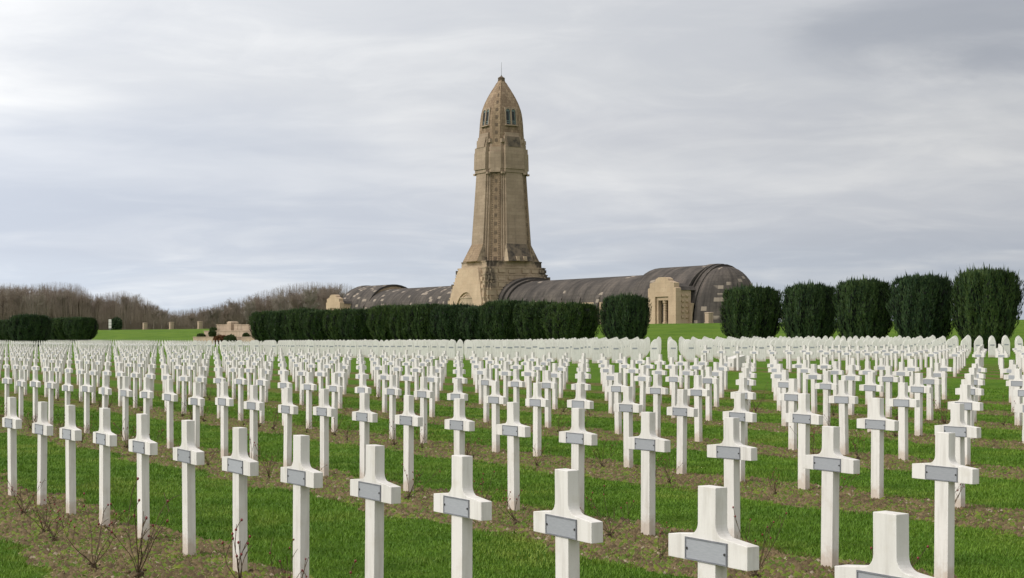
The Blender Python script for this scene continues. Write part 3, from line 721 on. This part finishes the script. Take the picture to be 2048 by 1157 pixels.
for sg in (-1, 1):                              # entrance fronts
    mb = MB(); ra = 3.05; zc = 3.25
    def fn(u, w, d): return (sg*(d+.25-.105*w if d > 6.6 else d), u, w)
    poly = [(-6.3, 0), (-ra, 0), (-ra, zc)] + [(-ra*math.cos(t), zc+ra*math.sin(t)) for t in np.linspace(.1, math.pi-.1, 16)] + [(ra, zc), (ra, 0), (6.3, 0)]
    for zz, hw in ((2.6, 6.2), (4.6, 5.9), (6.2, 5.2), (7.6, 4.75), (9.0, 4.2), (10.2, 3.75), (10.75, 3.3)): poly.append((hw, zz))
    for zz, hw in reversed(((2.6, 6.2), (4.6, 5.9), (6.2, 5.2), (7.6, 4.75), (9.0, 4.2), (10.2, 3.75), (10.75, 3.3))): poly.append((-hw, zz))
    mb.prism(poly, fn, 6.0, 8.05)
    for zz, hw in ((4.6, 5.75), (6.2, 5.15), (7.6, 4.6), (9.0, 4.05)):
        for sd in (-1, 1): mb.prism([(sd*(hw-.3), zz-.9), (sd*(hw+.85), zz-.8), (sd*(hw+.85), zz), (sd*(hw-.3), zz)], fn, 6.3, 7.80)
    pt = mb.build('entrance_front', M['front'], OC)
    for i in range(4):
        r0 = ra - .42*i; r1 = r0-.42; rg = MB(); arc = np.linspace(0, math.pi, 19)
        poly = [(-r0*math.cos(t), zc+r0*math.sin(t)) for t in arc] + [(r0, 0), (r1, 0)] + [(r1*math.cos(t), zc+r1*math.sin(t)) for t in arc] + [(-r1, 0), (-r0, 0)]
        rg.prism(poly, fn, 6.1, 7.75-.35*i); rg.build('archivolt', M['front'], pt)
    dr = MB(); dr.prism([(-1.4, 0), (1.4, 0), (1.4, 4.6), (-1.4, 4.6)], fn, 6.02, 6.2); dr.build('door', M['void'], pt)
# cloister wings
AX, HW, EZ, RZ = 2.0, 6.6, 3.75, 8.25
def arc_pts(hw, ez, rz, off=0, n=20, a0=-90, a1=90):
    return [(AX+(hw+off)*math.sin(math.radians(t)), ez+(rz-ez+off)*math.cos(math.radians(t))) for t in np.linspace(a0, a1, n)]
def vault(name, y0, y1, hw, ez, rz, off, mat, parent, ny=14, thick=.35):
    out = arc_pts(hw, ez, rz, off); inn = arc_pts(hw, ez, rz, off-thick)
    ys = np.linspace(y0, y1, ny); V = []; uv = {}
    L = [0]
    for a_, b_ in zip(out[:-1], out[1:]): L.append(L[-1]+math.hypot(b_[0]-a_[0], b_[1]-a_[1]))
    n_ = len(out)
    for y in ys: V += [(x, y, z) for x, z in out]
    fcs = []; U = []
    for k in range(ny-1):
        for i in range(n_-1):
            fcs.append((k*n_+i, k*n_+i+1, (k+1)*n_+i+1, (k+1)*n_+i)); U.append([(ys[k], L[i]), (ys[k], L[i+1]), (ys[k+1], L[i+1]), (ys[k+1], L[i])])
    b = len(V)
    for y in (y0, y1): V += [(x, y, z) for x, z in inn]
    for i in range(n_-1):
        fcs.append((i, b+i, b+i+1, i+1)); U.append([(0, 0)]*4)
        e = (ny-1)*n_; fcs.append((e+i, e+i+1, b+n_+i+1, b+n_+i)); U.append([(0, 0)]*4)
        fcs.append((b+i, b+n_+i, b+n_+i+1, b+i+1)); U.append([(0, 0)]*4)
    me = bpy.data.meshes.new(name); me.from_pydata(V, [], fcs); me.materials.append(mat)
    l = me.uv_layers.new(name='UVMap'); l.data.foreach_set('uv', np.array(U, float).ravel())
    for pgn in me.polygons: pgn.use_smooth = False
    bm = bmesh.new(); bm.from_mesh(me); bmesh.ops.recalc_face_normals(bm, faces=bm.faces); bm.to_mesh(me); bm.free()
    return link(name, me, parent)
for sg in (-1, 1):
    roofm = M['roof'] if sg < 0 else M['roof_far']
    vault('roof', sg*6.3, sg*47.5, HW, EZ, RZ, 0, roofm, OC, 24)
    vault('roof_rib', sg*6.2, sg*8.4, HW, EZ, RZ, .75, roofm, OC, 4, .9)
    vault('roof_rib', sg*8.4, sg*9.6, HW, EZ, RZ, .38, roofm, OC, 3, .6)
    # facade walls with piers and slit windows
    for side in (-1, 1):
        mb = MB(); xf = AX+side*(HW-.15); x_in = AX+side*(HW-.9); x0, x1 = min(xf, x_in), max(xf, x_in)
        ys = [sg*y for y in (6.5, 47.5)]; mb.box(x0, x1, min(ys), max(ys), 0, EZ-.02)
        for k in range(7):
            yy = sg*(12.3+5.6*k); fw = xf+side*.3; mb.box(min(xf, fw), max(xf, fw), yy-2.0, yy-1.55, 0, EZ-.3); mb.box(min(xf, fw), max(xf, fw), yy+1.55, yy+2.0, 0, EZ-.3)
            mb.box(min(xf, fw), max(xf, fw), yy-2.0, yy+2.0, EZ-.3, EZ+.06)
        wall = mb.build('facade_wall', M['front'], OC)
        for k in range(7):
            yy = sg*(12.3+5.6*k); wn = MB(); xa = xf+side*.004; xb = xf+side*.03; wn.box(min(xa, xb), max(xa, xb), yy-.35, yy+.35, .9, 3.0); wn.build('window', M['void'], wall)
        for k in range(7):
            yy = sg*(15.1+5.6*k); bt = MB()
            bt.prism([(HW-.3, 0), (HW+1.25, 0), (HW+.95, 1.8), (HW+.45, 3.2), (HW+.02, 4.6), (HW-.5, 5.3)], lambda u, w, d: (AX+side*u, d, w), yy-.65, yy+.65); bt.build('pier', M['roof'], OC)
    # end pavilion
    PW, PR = 6.5, 9.15
    vault('pavilion_roof', sg*46.5, sg*60.6, PW, 3.2, PR, .1, roofm, OC, 10)
    vault('pavilion_rib', sg*59.0, sg*60.9, PW, .0, PR, .24, roofm, OC, 3, .7)
    mb = MB()
    for side in (-1, 1): xa, xb = AX+side*(PW-.8), AX+side*(PW-.05); mb.box(min(xa, xb), max(xa, xb), min(sg*46.6, sg*61.9), max(sg*46.6, sg*61.9), 0, 3.25)
    poly = arc_pts(PW-.3, 3.2, PR-.3); mb.prism([(AX-PW+.3, 3.0)]+poly+[(AX+PW-.3, 3.0)], lambda u, w, d: (u, d, w), sg*46.8, sg*47.2)
    mb.build('pavilion_wall', M['front'], OC)
    vault('apse_rib', sg*60.9, sg*61.9, PW-.3, .0, PR, .12, roofm, OC, 3, .8)
    # apse: half dome to the ground
    V, U, fcs = [], [], []; na, nh = 24, 14
    for k in range(nh+1):
        t = math.pi/2*k/nh
        for i in range(na+1):
            a_ = math.pi*i/na; rr = math.cos(t)**.85
            V.append((AX+6.05*rr*math.cos(a_), sg*(61.85+5.0*rr*math.sin(a_)), 8.9*math.sin(t)**1.05)); U.append((a_*6, t*7.5))
    for k in range(nh):
        for i in range(na): b = k*(na+1)+i; fcs.append((b, b+1, b+na+2, b+na+1))
    me = bpy.data.meshes.new('apse'); me.from_pydata(V, [], fcs); me.materials.append(roofm); l = me.uv_layers.new(name='UVMap')
    for lp in me.loops: l.data[lp.index].uv = U[lp.vertex_index]
    bm = bmesh.new(); bm.from_mesh(me); bmesh.ops.recalc_face_normals(bm, faces=bm.faces); bm.to_mesh(me); bm.free()
    link('apse', me, OC)
    for side in (-1,):                          # entrance porches
        mb = MB(); yc = sg*57.9; fx = AX-9.0 if side < 0 else AX+9.0
        def fn(u, w, d): return (AX+side*d, yc+u, w)
        ow, oz = 1.65, 4.25
        fr = [(-3.45, 0), (-ow, 0), (-ow, oz), (ow, oz), (ow, 0), (3.45, 0), (3.45, 5.5), (3.0, 5.65), (3.0, 6.3), (2.3, 6.45), (1.6, 6.65), (1.5, 6.95), (.8, 7.2), (-.8, 7.2), (-1.5, 6.95), (-1.6, 6.65), (-2.3, 6.45), (-3.0, 6.3), (-3.0, 5.65), (-3.45, 5.5)]
        mb.prism(fr, fn, 8.0, 9.0)
        mb.prism([(-3.3, 0), (-ow-.3, 0), (-ow-.3, 5.2), (-3.3, 5.2)], fn, 6.0, 8.0); mb.prism([(ow+.3, 0), (3.3, 0), (3.3, 5.2), (ow+.3, 5.2)], fn, 5.8, 8.0)
        mb.prism([(-ow+.25, oz-.55), (ow-.25, oz-.55), (ow-.25, oz-.003), (-ow+.25, oz-.003)], fn, 8.3, 8.75)
        mb.prism([(-ow+.003, 0), (-ow+.42, 0), (-ow+.42, oz-.003), (-ow+.003, oz-.003)], fn, 8.1, 8.7); mb.prism([(ow-.42, 0), (ow-.003, 0), (ow-.003, oz-.003), (ow-.42, oz-.003)], fn, 8.1, 8.7)
        for zz in (.9, 1.7, 2.5, 3.3, 4.1):     # carved bosses on the returns
            for dd in (6.6, 7.4):
                for uu, s_ in ((3.3, 1), (-3.3, -1)): mb.prism([(uu, zz), (uu+.16*s_, zz+.1), (uu+.16*s_, zz+.35), (uu, zz+.45)], fn, dd, dd+.4)
        po = mb.build('porch', M['front'], OC)
        rf = MB(); rf.prism([(-3.5, 5.2), (3.5, 5.2), (3.0, 5.75), (1.6, 6.25), (-1.6, 6.25), (-3.0, 5.75)], fn, 3.0, 7.98); rf.build('porch_roof', M['roof'], po)
        dr = MB(); dr.prism([(-ow-.25, 0), (ow+.25, 0), (ow+.25, oz+.2), (-ow-.25, oz+.2)], fn, 7.85, 7.95); dr.build('doorway', M['carve'], po)
        for uu in (-.75, .75): d2 = MB(); d2.prism([(uu-.36, 0), (uu+.36, 0), (uu+.36, 3.1), (uu-.36, 3.1)], fn, 7.955, 7.985); d2.build('door', M['void'], po)
        cl = MB(); P0 = fn(0, 0, 8.3); cl.tube([(P0[0], P0[1], 0), (P0[0], P0[1], .4), (P0[0], P0[1], .45), (P0[0], P0[1], 3.2), (P0[0], P0[1], 3.3), (P0[0], P0[1], 3.7)], [.42, .42, .30, .27, .40, .42], 10)
        for k in range(7): cl.ball((P0[0], P0[1], .7+.38*k), .34, 8, 4, .5)
        cl.build('pillar', M['front'], po)

# ------------------------------------------------------------------ stone piers on the bank
def pier(x, Z, w, h, label):
    p_, q_ = pq(x, Z); mb = MB(); mb.box(-w/2, w/2, -w/2, w/2, -.3, h-.14); mb.frustum(w/2+.06, w/2+.06, h-.14, w/2+.06, w/2+.06, h-.06); mb.frustum(w/2+.06, w/2+.06, h-.06, w/2-.1, w/2-.1, h)
    mb.box(-w/2-.05, w/2+.05, -w/2-.05, w/2+.05, -.3, .12)
    o = mb.build('stone_pier', M['wallstone'], bevel=.015); o.location = (p_, q_, gz(p_, q_)); tag(o, label, 'stone pier', 'square stone piers on the lawn bank'); return o
pier(290, 398, .95, 1.75, 'square limestone pier on the bank, leftmost of the three')
pier(343, 382, .95, 1.75, 'square limestone pier on the bank, middle of the three')
pier(400, 366, .95, 1.8, 'square limestone pier on the bank, beside the stepped walls')
pier(1418, 205, .80, 1.45, 'square limestone pier before the apse of the ossuary')
# stepped retaining walls of the stairway
SW_ = empty('stair_wall', (94.0, 229.0, gz(94, 229))); tag(SW_, 'stepped limestone retaining walls of a stairway left of the yew hedge', 'retaining wall')
def wall(y0, y1, x, zt, th=.6, name='wall_tier', ret=0):
    mb = MB(); mb.box(x, x+th, y0, y1, -.8, zt); mb.box(x-.06, x+th+.06, y0-.06, y1+.06, zt, zt+.12)
    if ret: mb.box(x+th+.003, x+ret, y1-.6, y1, -.8, zt-.004)
    return mb.build(name, M['wallstone'], SW_, bevel=.012)
wall(13.6, 25.0, 0, 1.08, ret=4); wall(-8.0, 5.0, 0, 1.08); wall(4.0, 25.6, 2.2, 2.12, ret=4)
wall(16.0, 25.4, 4.4, 3.2, ret=4); wall(9.4, 15.99, 4.45, 3.14); wall(2.0, 9.3, 4.6, 2.75)
mb = MB(); mb.box(3.9, 5.3, 17.6, 19.4, 0, 3.6); mb.frustum(.72, .95, 3.6, .5, .75, 3.8, 4.6, 18.5); mb.build('wall_pier', M['wallstone'], SW_, bevel=.012)
def bush(name, loc, rx, ry, rz_, mat, label, cat, n=2600, ls=.10, grp=None):
    r = np.random.default_rng(int(abs(loc[1]*13))); d = r.normal(size=(n, 3)); d /= np.linalg.norm(d, axis=1)[:, None]
    rr = (1-.35*r.random(n)**2)*(1+.12*np.sin(d[:, 0]*7)*np.sin(d[:, 1]*9+d[:, 2]*6)); P = d*rr[:, None]*np.array([rx, ry, rz_]); P[:, 2] += rz_*.85
    P[:, 2] = np.maximum(P[:, 2], 0.02)
    a, b = r.normal(size=(n, 3))*ls*.5, r.normal(size=(n, 3))*ls
    V = np.stack([P-a, P+a, P+b], 1).reshape(-1, 3); o = empty(name, loc); tag(o, label, cat, grp)
    link('crown', np_mesh('shrub_leaves', V, np.arange(3*n).reshape(-1, 3), mat), o)
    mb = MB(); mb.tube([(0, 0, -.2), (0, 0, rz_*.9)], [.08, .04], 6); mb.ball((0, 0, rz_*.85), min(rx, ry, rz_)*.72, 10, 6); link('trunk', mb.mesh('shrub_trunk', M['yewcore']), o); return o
bz = gz(94, 229)
bush('ball_shrub', (95.2, 229+19, bz+1.2), .62, .62, .58, M['shrub'], 'round clipped shrub on the lower stone ledge, right of the two', 'shrub')
bush('ball_shrub', (95.2, 229+24.3, bz+.9), .7, .8, .45, M['shrub'], 'low green shrub at the left end of the lower ledge', 'shrub')
bush('ball_shrub', (97.5, 229+24.6, bz+2.0), .6, .7, .42, M['shrub'], 'small dark shrub on the middle stone ledge', 'shrub')
bush('ball_shrub', (95.4, 229+4.8, bz+1.0), .5, .6, .42, M['shrub'], 'small round shrub on the ledge beside the yew hedge', 'shrub')
bush('russet_shrub', (92.6, 229+8.6, bz), .9, 2.2, .75, M['russet'], 'wide russet bush in front of the stepped walls', 'shrub', 5200, .13)
bush('green_shrub', (92.6, 229+4.4, bz), .8, 1.7, .8, M['shrub'], 'olive green bush between russet bush and wall', 'shrub', 4200, .12)
p_, q_ = pq(232, 448); bush('dark_shrub', (p_, q_, gz(p_, q_)), 1.6, 1.8, 1.9, M['yew'], 'dark evergreen bush behind the totem sign', 'shrub', 3800, .25)
# totem sign and cars on the crest
p_, q_ = pq(220, 436); T0 = empty('totem_sign', (p_, q_, gz(p_, q_)), math.radians(-33)); tag(T0, 'tall pale totem sign of stacked panels on the bank crest', 'sign')
mb = MB(); mb.box(-.14, .14, .03, .13, 0, 2.7); mb.build('post', M['metal'], T0)
for k in range(3): mb = MB(); mb.box(-.36, .36, -.04, .025, .42+.8*k, 1.14+.8*k); mb.build('panel', M['cross'], T0, bevel=.02); T0.scale = (1.1, 1.1, 1.1)
def car(x, Z, label, rz):
    p_, q_ = pq(x, Z); o = empty('parked_car', (p_, q_, gz(p_, q_)), rz); tag(o, label, 'car')
    prof = [(-2.1, .35), (2.1, .35), (2.12, .75), (1.95, .88), (1.15, .95), (.45, 1.42), (-1.2, 1.45), (-1.9, 1.0), (-2.1, .9)]
    mb = MB(); mb.prism(prof, lambda u, w, d: (u, d, w), -.85, .85); mb.build('body', M['paint'], o, bevel=.05)
    for s_ in (-1, 1):
        wi = MB(); wi.prism([(.95, .98), (.40, 1.34), (-1.1, 1.36), (-1.6, 1.0)], lambda u, w, d: (u, d, w), s_*.852, s_*.86); wi.build('side_window', M['glass'], o)
        for xx in (-1.3, 1.3):
            wh = MB(); wh.tube([(xx, s_*.70, .32), (xx, s_*.88, .32)], .32, 14); w_ = wh.build('wheel', M['tyre'], o)
            rm = MB(); rm.tube([(xx, s_*.86, .32), (xx, s_*.892, .32)], .18, 10); rm.build('rim', M['metal'], w_)
    ws = MB(); ws.prism([(1.17, .965), (.50, 1.405), (.53, 1.42), (1.2, .98)], lambda u, w, d: (u, d, w), -.7, .7); ws.build('windscreen', M['glass'], o)
car(203, 520, 'white parked car beside the totem sign, partly hidden by yews', math.radians(58))
car(357, 540, 'silver parked car behind the bank between two stone piers', math.radians(40))

# ------------------------------------------------------------------ bare winter trees
def tree_segs(seed, H, spread, lv=5, nb=(3, 5), upright=.5, twr=.026):
    r = random.Random(seed); out = []
    def grow(p0, d, L, rad, lev):
        n = 4 if lev == 0 else 3; p_ = p0
        for s in range(n):
            d = (d + Vector((r.gauss(0, .10), r.gauss(0, .10), .05+upright*.08))).normalized(); p1 = p_ + d*(L/n); r0 = max(rad*(1-.16*s), twr); r1 = max(rad*(1-.16*(s+1)), twr*.8)
            out.append((*p_, *p1, r0, r1))
            if lev < lv-1 and (lev > 0 or s >= 1):
                for b in range(r.randint(*nb) if lev < lv-2 else r.randint(2, 4)):
                    a = r.uniform(0, 6.28); sp = spread*r.uniform(.6, 1.3); u = d.orthogonal().normalized(); w = d.cross(u)
                    nd = (d + (u*math.cos(a)+w*math.sin(a))*sp + Vector((0, 0, upright*.35))).normalized()
                    grow(p_ + (p1-p_)*r.random(), nd, L*r.uniform(.38, .62), max(r1*.55, twr), lev+1)
            p_ = p1
    grow(Vector((0, 0, -.2)), Vector((0, 0, 1)), H*.62, H*.016, 0)
    A = np.array(out); top = A[:, [2, 5]].max(); A[:, :6] *= H/top; return A
def seg_mesh(name, A, mat):
    n = len(A); p0, p1 = A[:, :3], A[:, 3:6]; d = p1-p0; d /= np.linalg.norm(d, axis=1)[:, None]+1e-9
    u = np.cross(d, np.where(np.abs(d[:, 2:3]) > .9, [[1., 0, 0]], [[0, 0, 1.]])); u /= np.linalg.norm(u, axis=1)[:, None]; w = np.cross(d, u); V = []
    for P, R in ((p0, A[:, 6:7]), (p1, A[:, 7:8])):
        for t in (0, 2.094, 4.189): V.append(P + (u*math.cos(t)+w*math.sin(t))*R)
    V = np.stack(V, 1).reshape(-1, 3); o = 6*np.arange(n)[:, None]
    return np_mesh(name, V, np.concatenate([o+np.array([[i, (i+1) % 3, 3+(i+1) % 3, 3+i]]) for i in range(3)]), mat)
variants = []
for i in range(6):
    A = tree_segs(100+i, 11, .95 if i % 2 else .70, 5, (3, 3), .10 if i % 2 else .30, .014)
    thick = A[:, 6] > .07
    mat = [M['bark'], M['bark_pale'], M['bark_red']][i % 3]
    variants.append((seg_mesh('tree_trunk', A[thick], mat), seg_mesh('tree_crown', A[~thick], mat), A))
def topline(x): return np.interp(x, [-80, 0, 60, 110, 160, 185, 215, 245, 280, 310, 335, 370, 410, 460, 520, 570, 620, 690, 740], [566, 564, 567, 562, 566, 588, 584, 580, 590, 606, 622, 618, 612, 600, 582, 568, 562, 566, 580])
nt = 0
xs = np.concatenate([np.arange(-20, 180, 9.0), np.arange(185, 330, 12.5), np.arange(330, 720, 11.5)])
for x in xs:
    xx = x + random.uniform(-4, 4); Z = random.uniform(470, 530) if x < 330 else random.uniform(450, 520)
    p_, q_ = pq(xx, Z); z = gz(p_, q_); ht = (HOR - topline(xx))*Z/F + EYE - z; ht *= random.uniform(.80, 1.0)
    a, b, _ = variants[random.choice(range(6))]; o = empty('bare_tree', (p_, q_, z), random.uniform(0, 6.28)); s_ = ht/11; wd = s_*random.uniform(.8, 1.05); o.scale = (wd, wd, s_)
    nt += 1; kindw = 'tall upright' if x < 180 else ('spreading' if x < 330 else 'brownish')
    tag(o, f'{kindw} bare winter tree at the wood edge, {ordinal(nt) if nt > 1 else "first"} from the left', 'tree', 'bare trees at the edge of the left wood')
    link('trunk', a, o); link('crown', b, o)
# the wood behind and its undergrowth
small = [tree_segs(300+i, 10, .7, 4, (4, 5), .3, .022) for i in range(4)]
acc = []
for i in range(230):
    xx = random.uniform(-60, 740); Z = random.uniform(500, 620); p_, q_ = pq(xx, Z); z = gz(p_, q_); A = random.choice(small).copy()
    ht = ((HOR - topline(xx))*Z/F + EYE - z)*random.uniform(.42, .80); an = random.uniform(0, 6.28); ca, sa = math.cos(an), math.sin(an); s_ = ht/10
    for o_ in (0, 3):
        X, Y = A[:, o_].copy(), A[:, o_+1].copy(); A[:, o_] = (X*ca-Y*sa)*s_+p_; A[:, o_+1] = (X*sa+Y*ca)*s_+q_; A[:, o_+2] = A[:, o_+2]*s_+z
    acc.append(A)
n = 16000; xx = rng.uniform(-60, 760, n); Z = rng.uniform(480, 600, n); X = (xx-1024)/F*Z; P = CA*X+SA*Z; Q = -SA*X+CA*Z; z = ground_z(P, Q); ht = ((HOR-topline(xx))*Z/F+EYE-z)*rng.uniform(.15, .62, n)
acc.append(np.stack([P, Q, z-.3, P+rng.normal(0, .45, n), Q+rng.normal(0, .45, n), z+ht, np.full(n, .05), np.full(n, .015)], -1))
n = 12000; xx = rng.uniform(-60, 760, n); Z = rng.uniform(455, 600, n); X = (xx-1024)/F*Z; P = CA*X+SA*Z; Q = -SA*X+CA*Z; z = ground_z(P, Q); ht = ((HOR-topline(xx))*Z/F+EYE-z)*rng.uniform(.55, 1.0, n)
acc.append(np.stack([P, Q, z+ht*.35, P+rng.normal(0, .5, n), Q+rng.normal(0, .5, n), z+ht, np.full(n, .032), np.full(n, .014)], -1))
tag(link('winter_wood', seg_mesh('winter_wood', np.concatenate(acc), M['bark_red'])), 'dense brown leafless wood behind the left lawn bank', 'wood', kind='stuff')
# thin far trees between the right yews
for i, (x, Z, h_) in enumerate([(1566, 420, 6), (1575, 430, 5), (1908, 300, 5)]):
    p_, q_ = pq(x, Z); a, b, _ = variants[i]; o = empty('bare_tree', (p_, q_, gz(p_, q_)), i); o.scale = (h_/11,)*3
    tag(o, ['small bare tree glimpsed between the first two right-hand yews', 'small bare tree beside another in the gap between yews', 'bare tree behind the gap between the last two yews'][i], 'tree')
    link('trunk', a, o); link('crown', b, o)

# ------------------------------------------------------------------ sky, sun, camera
SUN_EL, SUN_AZ = math.radians(48), None
W = bpy.data.worlds.new('World'); S.world = W; W.use_nodes = True; t = W.node_tree
for nd in list(t.nodes): t.nodes.remove(nd)
class WN(NT):
    def __init__(s, t): s.t = t
w = WN(t); out = w.n('ShaderNodeOutputWorld'); bg = w.n('ShaderNodeBackground')
d = w.n('ShaderNodeTexCoord').outputs['Generated']
rot = w.mapping(d, rot=(0, 0, math.radians(31.94)))       # x right of the view, y ahead
sp_ = w.n('ShaderNodeSeparateXYZ'); w.l(rot, sp_.inputs[0]); x, y, z = sp_.outputs
zz = w.math('ADD', w.math('MAXIMUM', z, 0.0), .14)
cx = w.math('DIVIDE', x, zz); cy = w.math('DIVIDE', y, zz)
cv = w.n('ShaderNodeCombineXYZ'); w.l(cx, cv.inputs[0]); w.l(cy, cv.inputs[1])
n1 = w.noise(w.mapping(cv.outputs[0], (.55, .8, 1), (2.3, 1.2, 0)), 1.0, 5, .5, .5)
n2 = w.noise(w.mapping(cv.outputs[0], (1.5, 2.1, 1), (7.3, 3.2, 1)), 1.0, 6, .55, .8)
n3 = w.noise(w.mapping(cv.outputs[0], (.30, .5, 1), (4.1, 9.7, 3)), 1.0, 3, .5, .2)
def blob(x0, z0, sx, sz, warp):
    ax = w.math('DIVIDE', w.math('SUBTRACT', x, x0), sx); az = w.math('DIVIDE', w.math('SUBTRACT', z, z0), sz)
    r2 = w.math('ADD', w.math('MULTIPLY', ax, ax), w.math('MULTIPLY', az, az))
    return w.ramp(w.math('ADD', r2, w.math('MULTIPLY', w.math('SUBTRACT', warp, .5), 2.6)), 1.5, .0)
lo = w.mix(w.ramp(z, .0, .10), (.56, .62, .705), (.565, .60, .67))          # overcast veil
c = w.mix(w.ramp(w.math('ADD', z, w.math('MULTIPLY', w.math('SUBTRACT', n3, .5), .14)), .05, .150), lo, w.mix(w.ramp(n1, .38, .62), (.635, .655, .69), (.88, .88, .875)))
n4 = w.noise(w.mapping(cv.outputs[0], (2.6, 3.0, 1), (1.7, 5.2, 2), (0, 0, .5)), 1.0, 7, .6, 1.0)
c = w.mix(w.math('MULTIPLY', w.ramp(n2, .42, .76), .36), c, (.93, .93, .92))
c = w.mix(w.math('MULTIPLY', w.ramp(n4, .54, .34), .17), c, (.50, .53, .60))
c = w.mix(w.math('MULTIPLY', w.ramp(n4, .50, .72), .16), c, (.95, .95, .94))
c = w.mix(w.math('MULTIPLY', blob(-.27, .095, .26, .050, n1), .62), c, (.47, .515, .60))        # slate cloud banks
c = w.mix(w.math('MULTIPLY', blob(.30, .080, .20, .030, n2), .35), c, (.52, .555, .63))
c = w.mix(w.math('MULTIPLY', blob(.275, .185, .10, .030, n2), .75), c, (.40, .43, .49))
c = w.mix(w.math('MULTIPLY', blob(.08, .135, .15, .018, n2), .30), c, (.56, .58, .64))
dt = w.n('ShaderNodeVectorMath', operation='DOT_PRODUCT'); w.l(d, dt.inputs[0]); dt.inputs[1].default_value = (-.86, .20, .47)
up = w.math('MULTIPLY', w.ramp(z, .25, .6, 1.0, .80), w.ramp(dt.outputs['Value'], -.85, .9, .62, 1.60))  # sky dimmed overhead and brightened sunward, added to shape light on the faces
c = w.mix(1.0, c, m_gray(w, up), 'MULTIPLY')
sky = w.n('ShaderNodeTexSky', sky_type='NISHITA'); sky.sun_disc = False; sky.sun_elevation = SUN_EL; sky.sun_rotation = math.radians(250)
skc = w.mix(1.0, sky.outputs[0], (.02, .02, .02), 'MULTIPLY')
c = w.mix(.06, c, skc, 'ADD')
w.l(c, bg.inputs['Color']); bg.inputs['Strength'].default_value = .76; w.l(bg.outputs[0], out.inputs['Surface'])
L = bpy.data.lights.new('sun', 'SUN'); L.energy = 1.5; L.angle = math.radians(14); L.color = (1, .96, .90)
lo_ = bpy.data.objects.new('sun', L); col.objects.link(lo_)
dirv = Vector((.86, -.26, -.72)).normalized(); lo_.rotation_euler = dirv.to_track_quat('-Z', 'Y').to_euler()
sky.sun_rotation = math.atan2(-dirv.x, -dirv.y); sky.sun_elevation = math.asin(-dirv.z)
cd = bpy.data.cameras.new('camera'); cd.sensor_width = 36; cd.lens = F/2048*36; cd.shift_y = (HOR-578.5)/2048; cd.clip_end = 6000; cd.clip_start = .05
co = bpy.data.objects.new('camera', cd); col.objects.link(co); co.location = (0, 0, EYE); co.rotation_euler = (math.pi/2, 0, -math.atan2(SA, CA)); S.camera = co
S.view_settings.view_transform = 'Standard'; S.view_settings.look = 'None'; S.view_settings.exposure = 0.55; S.view_settings.gamma = 1
S.cycles.max_bounces = 6
